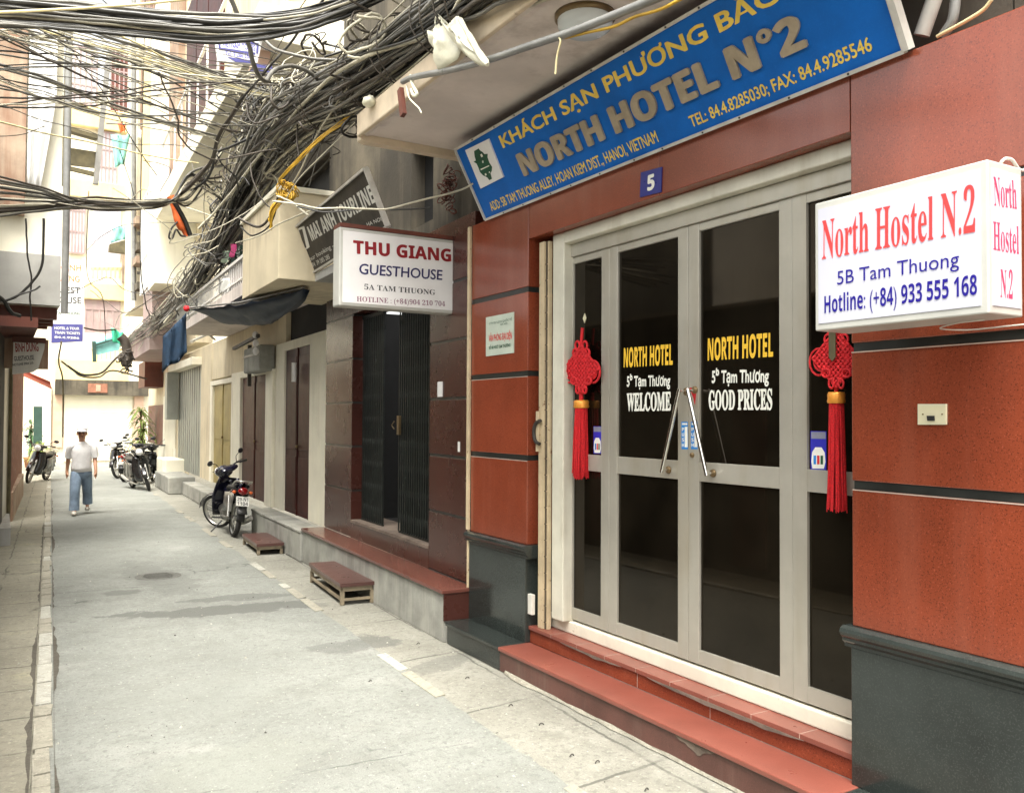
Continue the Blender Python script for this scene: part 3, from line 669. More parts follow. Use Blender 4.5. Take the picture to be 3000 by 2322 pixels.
for k in range(1, 12):
    for e_ in (V(), T):
        b = MB()
        q_ = SB_BL.lerp(SB_BR, k/12+RND.uniform(-.01, .01))+e_+SB_N*.016; b.cyl(q_, q_+SB_N*.004, .006, 6); b.build('nail', 'iron_dark', board)
def sbt(s, mname, bl, tl, br, st, **k):
    A, Tq, B = plane_pts([bl, tl, br], SB_BL, SB_N); return letter(board, s, mname, A, B, Tq, st, nrm=SB_N, **k)
def z1(x, y): return (1300+x*.41247, y*.41247)
sbt('KHÁCH SẠN PHƯƠNG BẮC', 'letter_yellow', (1475, 433), (1464, 399), (2284, 2), 'sans', off=.012)
sbt('NORTH HOTEL N°2', 'letter_gold', (1541, 513), (1519.5, 452), (2366, 134), 'bold', off=.02, ext=.007)
sbt('ADD: 5B TAM THUONG ALLEY, HOAN KIEM DIST., HANOI, VIETNAM', 'letter_yellow', (1442, 618), (1433, 594), (1931, 414.5), 'sans', off=.012)
sbt('TEL: 84.4.8285030; FAX: 84.4.9285546', 'letter_yellow', (2028, 373), (2016, 343), (2557.8, 146.4), 'sans', off=.014)
b = MB(); E4 = plane_pts([(1366, 439), (1434, 406), (1478, 517.6), (1411.4, 551.5)], SB_BL, SB_N); b.prism(E4, SB_N*.012); b.build('emblem_panel', 'panel_white', board)
def zt_(x, y): return (1320+x*.18315, 420+y*.18315)
b = MB(); lf = SB_N*.0125
b.prism([p+lf for p in plane_pts([zt_(*q) for q in ((400, 115), (470, 75), (495, 110), (530, 130), (560, 165), (615, 160), (610, 215), (640, 300), (685, 370), (680, 430), (660, 475), (682, 560), (645, 580), (610, 535), (540, 500), (495, 450), (470, 380), (440, 315), (392, 285), (430, 265), (410, 200))], SB_BL, SB_N)], SB_N*.003)
b.build('emblem', 'ink_green', board)
b = MB()
for qs in (((500, 170), (525, 155), (545, 200), (520, 215)), ((530, 270), (548, 262), (555, 300), (535, 305)), ((505, 400), (640, 340), (645, 355), (512, 420)), ((570, 480), (590, 465), (605, 495), (585, 510)), ((640, 440), (655, 440), (660, 460), (640, 465))):
    b.prism([p+SB_N*.0158 for p in plane_pts([zt_(*q) for q in qs], SB_BL, SB_N)], SB_N*.001)
b.build('emblem_highlight', 'ink_white', board)

# house number plate
b = MB(); P4 = [onX(x, y, 3.41) for x, y in ((1879.5, 506), (1941, 489.5), (1939, 563), (1876.6, 578.5))]
pl = thing('house_number_plate', 'small dark blue enamel house number plate above the glass doors', 'sign', loc=P4[3])
b.prism(P4, (-.006, 0, 0)); b.build('plate', 'plate_blue', pl, bevel=.003)
A, B, Tq = [onX(x, y, 3.404) for x, y in ((1898, 559), (1917, 553), (1898, 516))]; letter(pl, '5', 'ink_white', A, B, Tq, 'bold', off=.02, nrm=(-1, 0, 0))

# light box sign beside the doors
X0, X1, YA, YB, ZA, ZB_ = 3.0, 3.215, 1.762, 2.519, 2.227, 2.776
lb = thing('lightbox_sign', 'white hostel light box with red and blue lettering fixed on the red wall', 'sign', loc=(3.2, 2.1, 2.2))
b = MB(); b.box(X0, X1, YA, YB, ZA, ZB_); b.box(X1-.02, X1+.02, YA+.02, YB-.02, ZA+.02, ZB_-.02); b.build('housing', 'box_metal', lb, bevel=.006)
b = MB(); b.box(X1+.021, HX+.01, YA+.2, YA+.23, ZA+.2, ZA+.23); b.box(X1+.021, HX+.01, YB-.23, YB-.2, ZA+.2, ZA+.23); b.build('bracket', 'steel_grey', lb)
b = MB(); b.box(X0-.003, X0+.01, YA+.028, YB-.02, ZA+.03, ZB_-.03); b.build('face_panel', 'lightbox', lb)
b = MB(); b.box(X0+.022, X1-.018, YA-.003, YA+.01, ZA+.03, ZB_-.03); b.build('end_panel', 'lightbox', lb)
def zn(x, y): return (2350+x*.32549, 430+y*.32549)
for s, mn, bl, tl, br, st, off in (('North Hostel N.2', 'ink_red_lit', (182, 1012), (184, 668), (1560, 765), 'serif', -.008), ('5B Tam Thuong', 'ink_blue_lit', (318, 1242), (322, 1122), (1415, 1072), 'sans', -.004),
                                   ('Hotline: (+84) 933 555 168', 'ink_blue_lit', (203, 1497), (203, 1345), (1577, 1328), 'bold', .0)):
    A, Tq, B = [onX(*zn(*q), X0-.003) for q in (bl, tl, br)]; letter(lb, s, mn, A, B, Tq, st, nrm=(-1, 0, 0), off=off, lift=.002)
for s, bl, tl, br in (('North', (1728, 527), (1725, 270), (1932, 560)), ('Hostel', (1720, 925), (1720, 672), (1950, 965)), ('N.2', (1783, 1350), (1780, 1100), (1893, 1370))):
    A, Tq, B = [onY(*zn(*q), YA-.003) for q in (bl, tl, br)]; letter(lb, s, 'ink_pink_lit', A, B, Tq, 'serif', nrm=(0, -1, 0), off=-.012, lift=.001)
b = MB(); b.tube(catmull([onY(*zn(*q), 1.80) for q in ((1790, 140), (1830, 108), (1890, 120), (1940, 190), (1975, 215), (2010, 200), (2080, 120))], 5), .006, 8); b.build('power_cable', 'pipe_white', lb)
b = MB(); b.tube(catmull([V((3.12, 1.85, ZA-.006)), V((3.10, 1.95, ZA-.012)), V((3.16, 2.05, ZA-.02)), V((3.28, 2.0, ZA-.022)), V((3.30, 1.85, ZA-.018)), V((3.36, 1.7, ZA-.01))], 5), .003, 6); b.build('power_cable', 'pipe_white', lb)

# plastic switch plate on the red wall
sw = thing('switch_plate', 'cream plastic switch plate with one dark rocker on the red wall', 'switch', loc=onX(2734, 1213, HX))
b = MB(); P4 = [onX(x, y, HX-.0005) for x, y in ((2693.5, 1183), (2775, 1183), (2775, 1243.5), (2693.5, 1243.5))]; b.prism(P4, (-.012, 0, 0)); b.build('plate', 'ivory_plastic', sw, bevel=.003)
b = MB(); b.prism([onX(x, y, HX-.0125) for x, y in ((2717, 1217.5), (2738, 1217.5), (2739, 1232), (2719, 1232))], (-.006, 0, 0)); b.build('rocker', 'plastic_black', sw)
b = MB()
for x, y in ((2703.5, 1213), (2760, 1213)): b.cyl(onX(x, y, HX-.012), onX(x, y, HX-.0145), .0035, 8)
b.build('screw', 'brass_dull', sw)

# collapsed folding gate in the door reveal
fg = thing('folding_gate', 'rusty cream folding gate pushed back beside the glass doors', 'gate', loc=(3.47, 5.45, .3))
for px0, px1, x, mn in ((1578, 1592, 3.46, 'rail_cream'), (1594, 1601, 3.475, 'rail_dark'), (1601.5, 1606, 3.48, 'rail_cream')):
    y1, y0 = yx(px0, 1300, x), yx(px1, 1300, x); b = MB(); b.box(x, x+.03, y0, y1, .30, 3.16)
    for z in [.35+.12*k for k in range(23)]: b.cyl((x-.001, (y0+y1)/2, z), (x-.006, (y0+y1)/2, z), .004, 6, 0)
    b.build('rail', mn, fg)
b = MB(); b.tube(catmull([onX(*q, 3.44) for q in ((1583, 1232), (1570, 1240), (1564, 1262), (1568, 1290), (1580, 1300))], 4), .014, 8); b.build('latch', 'iron_dark', fg)
b = MB(); b.box(3.448, 3.458, 5.43, 5.47, 1.6, 1.9); b.build('latch', 'rail_cream', fg)
b = MB(); P0 = onX(1555, 1775, 3.43); b.box(P0.x-.01, P0.x+.02, P0.y-.03, P0.y+.03, P0.z-.06, P0.z+.09); tag(b.build('door_catch', 'pipe_white', bevel=.004), 'small white door catch at the foot of the black pillar base', 'catch')
# tall thin trunking between hotel and guesthouse
b = MB(); b.box(3.385, 3.408, 6.432, 6.47, .91, 3.46); b.box(3.392, 3.408, 6.436, 6.462, .18, .905)
tag(b.build('cable_trunking', 'rail_cream', bevel=.003), 'thin cream cable trunking running up between the red pillar and darker wall', 'trunking')
# printed plaque on the pillar
def zp(x, y): return (1380+x*.18315, 900+y*.18315)
pq = thing('wall_plaque', 'pale plaque with green and red print on the red pillar', 'sign', loc=onX(1466, 970, HX))
b = MB(); b.prism([onX(*zp(*q), HX-.001) for q in ((248, 163), (692, 76), (690, 728), (247, 785))], (-.006, 0, 0)); b.build('plate', 'paper_green_white', pq)
for s, mn, bl, tl, br, off in (('CTY DU LỊCH QUỐC TẾ', 'ink_green', (292, 280), (292, 250), (655, 207), .01), ('HÀ NỘI', 'ink_green', (470, 290), (470, 262), (580, 272), .01), ('VĂN PHÒNG ĐẠI DIỆN', 'ink_red', (285, 548), (283, 450), (652, 500), .02), ('SỐ 5B NGÕ TẠM THƯƠNG', 'ink_green', (290, 672), (290, 628), (632, 625), .02)):
    A, Tq, B = [onX(*zp(*q), HX-.007) for q in (bl, tl, br)]; letter(pq, s, mn, A, B, Tq, 'sans', nrm=(-1, 0, 0), off=off, lift=.0008)

# round ceiling lamp under the canopy
lc = onZ(1714, 45, cz+.012); cl = thing('ceiling_lamp', 'round frosted ceiling lamp under the hotel canopy', 'lamp', loc=lc)
b = MB(); b.lathe([(0, 0), (.17, 0), (.17, -.025), (.155, -.03), (0, -.03)], 28, 0, lc); b.build('rim', 'brass_dull', cl)
b = MB(); b.lathe([(.155, -.03), (.15, -.07), (.11, -.10), (.0, -.112)], 28, 0, lc); b.build('shade', 'lamp_glass', cl)

# red knot ornaments hanging on the side panes
def knot(label, top, cx, yk0, yk1, half, ytas, ybot, x, tw, extra=False):
    """lattice knot with loops, gold band and tassel; pixel rows measured at cx"""
    c = lambda px, py, dx=0: onX(px, py, x+dx)
    k = thing('knot_ornament', label, 'ornament', 'red knot tassels on the door', loc=c(cx, ytas))
    b = MB(); kc = (yk0+yk1)/2; hh = (yk1-yk0)/2; n = 5; r = (c(cx+half, kc)-c(cx, kc)).length/n*.30
    for s_ in (1, -1):
        for i in range(-n, n+1):
            v_ = i/n; pts = []
            for j in range(-2*n, 2*n+1):
                u = j/(2*n); fx, fy = (u-v_)/2*s_, (u+v_)/2
                wv = math.cos(math.pi*(j/2+i))*s_*r*.9
                pts.append(c(cx+half*fx*1.15, kc+hh*fy, wv-.012))
            b.tube(pts, r, 6)
    for s_ in (1, -1):
        b.tube([c(cx, kc-hh, -.012), c(cx+s_*half*.58, kc, -.012), c(cx, kc+hh, -.012)], r*1.1, 6)
    b.build('knot', 'cord_red', k)
    b = MB()
    for sx in (1, -1):
        for q, (dx, dy, rx, ry) in enumerate(((.84, .12, .46, .46), (.76, .1, .32, .32), (.26, -.98, .15, .17), (.42, -.66, .15, .17), (.24, .86, .12, .16), (.5, .5, .2, .14))):
            o_ = [c(cx+sx*half*(dx+rx*math.cos(a)), kc+hh*(dy+ry*math.sin(a)), -.004-.004*q) for a in [2*math.pi*t/16 for t in range(16)]]
            b.tube(o_, r*.85, 6, 0, True)
    b.build('cord_loop', 'cord_red', k)
    b = MB(); b.tube(catmull([c(cx+4, top), c(cx+2, (top+yk0)/2), c(cx, kc-hh*1.05)], 4), r*1.2, 6); b.tube([c(cx, yk1), c(cx, ytas)], r*1.6, 6); b.build('cord', 'cord_red', k)
    wd = (c(cx+tw, ytas)-c(cx, ytas)).length; p = c(cx, ytas); q = c(cx, ybot)
    b = MB(); b.lathe([(0, .0), (wd*.9, 0), (wd*1.02, -.012), (wd*.98, -.03), (wd*1.05, -.045), (wd*.97, -.055)], 18, 0, p); b.build('band', 'gold_band', k)
    b = MB(); N = 90
    for i in range(N):
        a = i*2.39996; rr = wd*math.sqrt((i+.5)/N)*.96; L = (q.z-p.z+.05)*(1-RND.uniform(0, .09))
        o0 = p+V((rr*math.cos(a)*.8, rr*math.sin(a)*.8, -.05)); o1 = p+V((rr*math.cos(a)*1.15+RND.uniform(-.008, .008), rr*math.sin(a)*1.15+RND.uniform(-.008, .008), -.05+L))
        b.tube([o0, o0.lerp(o1, .5)+V((RND.uniform(-.002, .002), RND.uniform(-.002, .002), 0)), o1], [wd*.11, wd*.10, wd*.06], 5)
    b.build('tassel', 'tassel_red', k)
    return k
k1 = knot('red knot tassel with pale diamond hook on the far side pane', 960, 1703, 1010, 1150, 42, 1172, 1404, 3.55, 13)
b = MB(); P0 = onX(1714, 932, 3.59); b.prism([P0+V((0, .0, .035)), P0+V((0, -.02, 0)), P0+V((0, 0, -.035)), P0+V((0, .02, 0))], (-.006, 0, 0)); b.build('hook', 'ivory_plastic', k1)
k2 = knot('large red knot tassel with dark slat hanging below the white light box', 960, 2450, 965, 1135, 60, 1148, 1502, 3.51, 21)
b = MB(); b.prism([onX(x, y, 3.475) for x, y in ((2430, 968), (2449, 968), (2449, 1046), (2440, 1058), (2430, 1046))], (-.006, 0, 0)); b.build('slat', 'iron_olive', k2)
# rough pipes in the recess above the red wall
for i, (pts, r, mn, lab) in enumerate((([(2738, -5), (2700, 105)], .035, 'pipe_white', 'fat white drain pipe end in the recess above the red wall'), ([(2800, -5), (2790, 60), (2760, 110)], .022, 'pipe_grey', 'grey bent pipe in the recess above the red wall'),
                           ([(2905, 0), (2880, 30), (2830, 62), (2745, 108)], .008, 'cable_cream', 'thin cream cable lying along the top of the red wall'))):
    b = MB(); b.tube(catmull([onX(x, y, 3.55-.03*i) for x, y in pts], 6), r, 12); tag(b.build('pipe' if i < 2 else 'cable', mn), lab, 'pipe' if i < 2 else 'cable')
# ================================================================== GUESTHOUSE next door
gh = thing('guesthouse_building', 'dark red granite guesthouse with black folding grille and dirty concrete upper wall', 'building', mw=FT.copy())
s_a = onF(1256, 1500)[0]; s_b = onF(1028, 1500)[0]           # opening
zl = .43
z_sill = onF(1250, 1606)[1]
S0, S1 = .06, 4.47
zt_op = 3.02
def gran(y0, y1, z0, z1, b): b.box(0, .3, y0, y1, z0, z1)
b = MB(FT)
cuts = [zl, .98, 1.50, 2.02, 2.54, 3.06, 3.62]
for z0, z1 in zip(cuts, cuts[1:]):
    gran(S0, s_a, z0+.012, z1-.012, b); gran(s_b, S1, z0+.012, z1-.012, b)
gran(s_a, s_b, 3.072, 3.608, b); b.build('wall', 'granite_dark_red', gh, bevel=.003)
for q0, q1 in ((S0+.003, s_a-.003), (s_b+.003, S1-.003)):
    b = MB(FT); b.box(.008, .29, q0, q1, zl, 3.6); b.build('groove_strip', 'strip_black', gh)
b = MB(FT); b.box(-.002, .28, s_a+.002, s_b-.002, zl, z_sill); b.build('riser', 'granite_dark_red', gh)
b = MB(FT); b.box(-.008, .4, s_a-.0+.004, s_b-.004, z_sill+.001, z_sill+.03); b.build('threshold', 'mortar', gh)
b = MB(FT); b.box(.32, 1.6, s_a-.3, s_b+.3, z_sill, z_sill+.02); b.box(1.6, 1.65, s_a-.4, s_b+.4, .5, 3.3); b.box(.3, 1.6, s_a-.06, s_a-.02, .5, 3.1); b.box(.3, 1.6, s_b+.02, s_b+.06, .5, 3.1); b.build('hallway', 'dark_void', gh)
# ledge in front
lp = [FTI @ onZ(*q) for q in ((1309.5, 1886.7), (884.6, 1647.5))]
lx = (lp[0].x+lp[1].x)/2
b = MB(FT); b.box(lx+.012, -.001, S0-.02, S1, 0, zl-.035); b.build('ledge_base', 'concrete_grey', gh)
b = MB(FT); b.box(lx-.012, .0, S0-.04, S1+.01, zl-.0345, zl); b.build('ledge_top', 'ledge_red', gh, bevel=.006)
b = MB(FT); b.box(lx+.008, .0, S0-.032, S0-.0205, .175, zl-.036); b.build('ledge_end', 'granite_dark_red', gh)
# folding grilles: many close bars with lattice, pushed to both sides of the gap
def grille(y0, y1, z0, z1, x):
    b = MB(FT); n = int(abs(y1-y0)/.030)
    for i in range(n+1):
        y = y0+(y1-y0)*i/n; dx = .012*(1 if i % 2 else -1)
        b.box(x+dx-.006, x+dx+.006, y-.0075, y+.0075, z0, z1)
    for k in range(9):
        zz = z0+.15+(z1-z0-.3)*k/8
        for i in range(n):
            ya, yb = y0+(y1-y0)*i/n, y0+(y1-y0)*(i+1)/n
            b.bar((x-.008, ya, zz-.035), (x-.008, yb, zz+.035), 0.008, .004); b.bar((x+.008, ya, zz+.035), (x+.008, yb, zz-.035), .008, .004)
    b.box(x-.02, x+.02, min(y0, y1)-.0, max(y0, y1), z1, z1+.04); b.box(x-.014, x+.014, min(y0, y1), max(y0, y1), z0-.02, z0)
    b.build('folding_grille', 'grille_green', gh)
yA = onF(1172, 1400, .1)[0]; yB = onF(1118, 1400, .1)[0]
grille(s_a+.03, yA, z_sill+.05, 3.0, .1); grille(yB, s_b-.06, z_sill+.05, 3.0, .12)
b = MB(FT); yy, zz = onF(1173, 1245, .08); b.box(.05, .075, yy-.03, yy+.03, zz-.1, zz+.1); b.tube([(.03, yy+.05, zz-.04), (.02, yy+.1, zz), (.03, yy+.05, zz+.04)], .006, 6); b.build('grille_lock', 'brass_dull', gh)
b = MB(FT); y_, z_ = onF(1291, 1140); b.box(-.012, .0, y_-.05, y_+.05, z_-.07, z_+.07)
tag(b.build('doorbell_plate', 'panel_white', bevel=.003), 'small white bell plate on the dark red wall beside the folding grille', 'doorbell')
b = MB(FT); y_, z_ = onF(1345, 1308); b.box(-.004, .0, y_-.02, y_+.02, z_-.045, z_+.045)
tag(b.build('paper_tag', 'cloth_white'), 'tiny white paper tag stuck low on dark red wall', 'tag')
# upper concrete wall with openings, canopy slab
wn = [onF(1270, 470, .05)[0], onF(1205, 520, .05)[0]]
b = MB(FT)
ya, yb = sorted(wn); za, zb = 3.75, 4.62
yc, yd = sorted((onF(965, 545, .05)[0], onF(850, 545, .05)[0]))
b.box(.05, .3, S0, ya, 3.612, 9); b.box(.05, .3, ya, yb, 3.612, za); b.box(.05, .3, ya, yb, zb, 9); b.box(.05, .3, yb, yc, 3.612, 9); b.box(.05, .3, yc, yd, 5.35, 9); b.box(.05, .3, yc, yd, 3.612, 3.7); b.box(.05, .3, yd, yd+.3, 3.612, 9)
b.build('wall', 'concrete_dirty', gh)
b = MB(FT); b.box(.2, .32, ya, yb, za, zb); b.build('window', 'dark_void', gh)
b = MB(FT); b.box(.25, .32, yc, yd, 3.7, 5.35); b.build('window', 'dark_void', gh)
b = MB(FT); b.box(-.60, .0, .62, 2.86, 3.335, 3.43); b.build('canopy', 'plaster_grey', gh, bevel=.006)
b = MB(FT); b.box(-1.0, .04, 2.87, 4.82, 3.34, 4.30); b.build('bay', 'plaster_cream', gh, bevel=.008)
b = MB(FT); b.box(-1.03, .04, 2.84, 4.85, 4.302, 4.36); b.build('bay_coping', 'plaster_white', gh, bevel=.008)
# dark name board leaning on the canopy edge
p1, p2, p3 = [FT @ V((x,)+onF(px, py, x)) for px, py, x in ((906, 806, -.6), (1136, 663, -.6), (865, 658, -.8))]
p3b = FT @ V((-.8,)+onF(1096, 484, -.8))
mB = thing('tour_sign', 'dark brown tilted name board with pale lettering above the guesthouse door', 'sign', loc=p1)
v_ = ((p3-p1)+(p3b-p2))*.5; v_ -= (p2-p1).normalized()*v_.dot((p2-p1).normalized())
n_ = (p2-p1).cross(v_).normalized()
if n_.dot(CAM-p1) < 0: n_ = -n_
P4 = [p1, p2, p2+v_, p1+v_]
b = MB(); b.prism(P4, -n_*.03); b.build('board', 'bench_top', mB) if False else b.build('board', 'iron_dark', mB)
b = MB()
for q, r_ in zip(P4, P4[1:]+P4[:1]): b.bar(q, r_, .02, .05, 0, n_)
b.build('frame', 'sign_edge', mB)
def zs(x, y): return (850+x*.23073, 450+y*.23073)
def mt(s, mn, bl, tl, br, st='bold', **k):
    A, Tq, B = plane_pts([zs(*bl), zs(*tl), zs(*br)], p1, n_); letter(mB, s, mn, A, B, Tq, st, nrm=n_, **k)
mt('MAI ANH TOURLINE', 'panel_grimy', (280, 1108), (228, 925), (1085, 612), off=.01)
mt('Tour booking - Visa - Train', 'panel_grimy', (222, 1385), (205, 1335), (880, 1000), 'sans')
mt('Tel: 04. 39 285 285', 'panel_grimy', (232, 1470), (215, 1420), (510, 1330), 'sans')
mt('HA NOI', 'panel_grimy', (985, 925), (970, 880), (1165, 850), 'sans')
b = MB(); b.prism([p+n_*.002 for p in plane_pts([zs(*q) for q in ((85, 955), (180, 918), (252, 1185), (175, 1238))], p1, n_)], n_*.004); b.build('logo_panel', 'panel_grimy', mB)
b = MB(); b.prism([p+n_*.0065 for p in plane_pts([zs(*q) for q in ((120, 970), (160, 955), (215, 1190), (190, 1200))], p1, n_)], n_*.001); b.build('logo', 'iron_dark', mB)
# white projecting box sign
ys = 6.92
c4 = [onY(*q, ys) for q in ((995, 668), (1344, 701), (1343, 915.7), (995, 900))]
tg = thing('projecting_sign', 'white projecting box sign with red name, hung over the folding grille', 'sign', loc=c4[3])
x0, x1 = c4[0].x, c4[1].x; zt0, zb0 = (c4[0].z+c4[1].z)/2, (c4[2].z+c4[3].z)/2
b = MB(); b.box(x0, x1, ys, ys+.16, zb0, zt0); b.build('housing', 'box_metal', tg, bevel=.012)
b = MB(); b.box(x0+.03, x1-.02, ys-.004, ys+.01, zb0+.03, zt0-.03); b.build('face_panel', 'panel_white', tg)
b = MB(); b.box(x0-.0+.005, x1, ys+.0, ys+.17, zt0+.001, zt0+.035); b.build('top_rail', 'wood_brown', tg)
b = MB(); b.box(x1+.001, HX+.14, ys+.05, ys+.08, zt0-.12, zt0-.09); b.box(x1+.001, HX+.14, ys+.05, ys+.08, zb0+.09, zb0+.12); b.build('bracket', 'steel_grey', tg)
for s, mn, bl, tl, br, st, off in (('THU GIANG', 'ink_maroon', (1036, 742), (1031, 704), (1320.6, 766), 'bold', .014), ('GUESTHOUSE', 'ink_navy', (1053, 802), (1054, 772.5), (1296, 820), 'sans', .012),
                                  ('5A TAM THUONG', 'ink_dark', (1067, 847.5), (1067, 832), (1275, 864), 'serif', -.006), ('HOTLINE : (+84)904 210 704', 'ink_mauve', (1045, 882.5), (1045, 868), (1304, 897), 'serif', -.006)):
    A, Tq, B = [onY(*q, ys-.004) for q in (bl, tl, br)]; letter(tg, s, mn, A, B, Tq, st, nrm=(0, -1, 0), off=off, lift=.001, shear=.06 if s == 'GUESTHOUSE' else 0)

# ================================================================== SHOPHOUSES beyond (house row, same front line)
sh = thing('shophouse', 'old cream shophouse with maroon doors, olive door and grey shutter', 'building', mw=FT.copy())
def fy(px, py=1260, x=0): return onF(px, py, x)[0]
Y0c = S1+.02
y1, y2, y3, y4, y5, y6, y7, y8 = fy(905), fy(830), fy(785), fy(705), fy(679), fy(622), fy(590), fy(517)
zd1, zd2, zd3, zd4 = onF(905, 1008)[1], onF(705, 1108)[1], onF(622, 1130)[1], onF(517, 1092)[1]
LG = .42
b = MB(FT)
b.box(0, .3, Y0c, y1, LG, zd1+.13); b.box(0, .3, y1, y2, zd1, zd1+.13); b.box(0, .3, y2, y2+.54, LG, zd1+.13)
b.build('door_surround', 'plaster_white', sh, bevel=.008)
b = MB(FT); b.box(-.05, .3, y2+.55, y3, LG, zd1-.25); b.box(-.02, .3, y3, y4, zd2, zd2+.12); b.box(-.02, .3, y4, y5, LG, zd2+.12); b.box(-.02, .3, y5, y6+.25, zd3, zd3+.1); b.box(-.02, .3, y6, y6+.25, LG, zd3); b.build('door_surround', 'plaster_white', sh, bevel=.008)
b = MB(FT); b.box(.01, .3, y6+.25, y7+.2, LG, 3.45); b.box(.02, .3, y2, y6+.25, zd1-.2, 3.45); b.box(.01, .3, y7+.2, y8+2.5, zd4+.02, 3.45); b.build('wall', 'plaster_cream', sh)
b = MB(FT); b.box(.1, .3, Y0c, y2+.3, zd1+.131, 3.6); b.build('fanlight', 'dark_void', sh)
for a, c, zt, mn in ((y1, y2, zd1, 'door_maroon'), (y3, y4, zd2, 'door_maroon'), (y5, y6, zd3, 'door_olive')):
    b = MB(FT); b.box(.035, .12, a, c, LG, zt); m = (a+c)/2
    for q0, q1 in ((a+.03, m-.02), (m+.02, c-.03)):
        for z0, z1 in ((LG+.08, LG+.85), (LG+.95, zt-.12)): b.box(.022, .036, q0+.05, q1-.05, z0, z1)
    b.box(.015, .036, m-.012, m+.012, LG, zt); o = b.build('door', mn, sh, bevel=.006)
    b = MB(FT); b.ball((.0, m-.08, LG+1.0), .025, 0, 8, 6); b.build('handle', 'brass_dull', o)
b = MB(FT); n = 22
for i in range(n):
    a = y7+.3+(y8-y7-.3)*i/n; c = y7+.3+(y8-y7-.3)*(i+.82)/n; b.box(.03+(.012 if i % 2 else 0), .06, a, c, LG, zd4)
b.box(.061, .1, y7+.2, y8, LG, zd4); b.build('shutter', 'shutter_grey', sh)
b = MB(FT); b.box(-.22, .3, y7+.15, y8+.15, zd4, zd4+.18); b.build('shutter_box', 'plaster_white', sh, bevel=.01)
b = MB(FT); b.box(-.3, .0, y8-.35, y8+.1, 1.75, zd4-.01); b.build('shutter_guide', 'shutter_grey', sh)
# stepped ledges in front
la = FTI @ onZ(833, 1618); 
b = MB(FT); b.box(lx-.02, -.005, Y0c, y3-.3, 0, .36); b.box(lx-.03, .0, Y0c, y3-.28, .361, .40)
b.build('ledge', 'concrete_grey', sh, bevel=.012)
b = MB(FT); b.box(-.32, .0, y5-.1, y7+.6, 0, .30); b.box(-.62, -.02, y7+.7, y8-.8, 0, .40); b.box(-.34, 0, y8-.7, y8+.5, 0, .30); b.build('ledge', 'concrete_grey', sh, bevel=.02)
# balcony slab and railing on the first floor
b = MB(FT); b.box(-.95, .3, Y0c+.42, 11.6, 3.46, 3.56); b.box(-.97, -.94, Y0c+.4, 11.62, 3.42, 3.58); b.build('balcony_slab', 'concrete_soffit', sh)
b = MB(FT)
b.bar((-.95, Y0c+.42, 3.93), (-.95, 11.6, 3.93), .05, .04); b.bar((-.95, Y0c+.42, 3.66), (-.95, 11.6, 3.66), .025)
for k in range(52): b.bar((-.95, Y0c+.45+k*.128, 3.58), (-.95, Y0c+.45+k*.128, 3.92), .014)
b.build('railing', 'steel_white', sh)
b = MB(FT); b.box(-.93, -.92, Y0c+.45, Y0c+2.2, 3.58, 3.88); b.build('railing_panel', 'wood_pink', sh)
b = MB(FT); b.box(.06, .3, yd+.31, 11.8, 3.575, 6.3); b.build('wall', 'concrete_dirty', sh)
for k in range(3):
    b = MB(FT); b.box(.0, .055, yd+.6+k*1.5, yd+1.7+k*1.5, 3.6, 5.6); b.build('balcony_door', 'panel_darkgreen', sh)
# upper slab and wooden rooms above
b = MB(FT); b.box(-1.0, .3, 4.0, 15.0, 6.42, 6.85); b.build('upper_slab', 'plaster_white', sh, bevel=.01)
b = MB(FT); b.box(-.6, .3, 4.2, 14.6, 6.86, 12); b.build('upper_wall', 'plaster_cream', sh)
b = MB(FT)
ua = onF(652, 300, -.63)[0]; ub = onF(548, 300, -.63)[0]
for k in range(3):
    b = MB(FT); b.box(-.66, -.599, ua+(ub-ua)*k/3+.05, ua+(ub-ua)*(k+1)/3-.05, 6.86, 10.5); b.build('upper_shutter', 'door_maroon', sh, bevel=.01)
b = MB(FT); uc = onF(528, 300, -.7)[0]; ud = onF(482, 300, -.7)[0]; b.box(-.75, -.6, uc, ud, 6.86, 12); b.build('upper_column', 'stain_brown', sh)
b = MB(FT)
for k in range(9): b.bar((-.98, 6.0+k, 6.86), (-.98, 6.0+k, 7.9), .03)
b.bar((-.98, 5.9, 7.9), (-.98, 14.2, 7.9), .045); b.build('upper_railing', 'steel_white', sh)
# next house up the alley
nh = thing('plaster_house', 'pale plaster house with white framed bay window beyond the maroon doors', 'building', mw=FT.copy())
b = MB(FT); b.box(-.1, .3, 15.02, 26.8, 3.6, 12.0); b.box(.05, .4, 19.3, 26.8, 0, 3.6); b.build('wall', 'plaster_cream', nh)
ybA, ybB = 14.1, 18.8
b = MB(FT); b.box(-1.0, -.1, 15.1, 16.6, 4.95, 11.8); b.build('bay_wall', 'plaster_white', nh)
b = MB(FT); b.box(-.9, -.1, 16.62, 18.9, 4.35, 5.1); b.box(-.95, -.1, 16.6, 22, 3.5, 4.3); b.build('bay_base', 'wood_pink', nh)
b = MB(FT)
for k in range(6): b.bar((-.96, 16.6+k*.46, 5.12), (-.96, 16.6+k*.46, 7.6), .05)
for z in (5.12, 6.0, 7.6): b.bar((-.96, 16.6, z), (-.96, 18.95, z), .05)
b.build('bay_window_frame', 'steel_white', nh)
b = MB(FT); b.box(-.9, -.2, 16.65, 18.9, 5.11, 7.6); b.build('bay_window', 'lamp_glass', nh)
b = MB(FT); b.box(-.98, -.1, 16.6, 19, 7.62, 11.5); b.build('bay_wall', 'plaster_yellow', nh)
c0 = FTI @ onZ(484, 1320, .9)
b = MB(FT); b.box(-.08, .04, 21.4, 25.6, .95, 2.19); b.build('door', 'wood_brown', nh, bevel=.01)
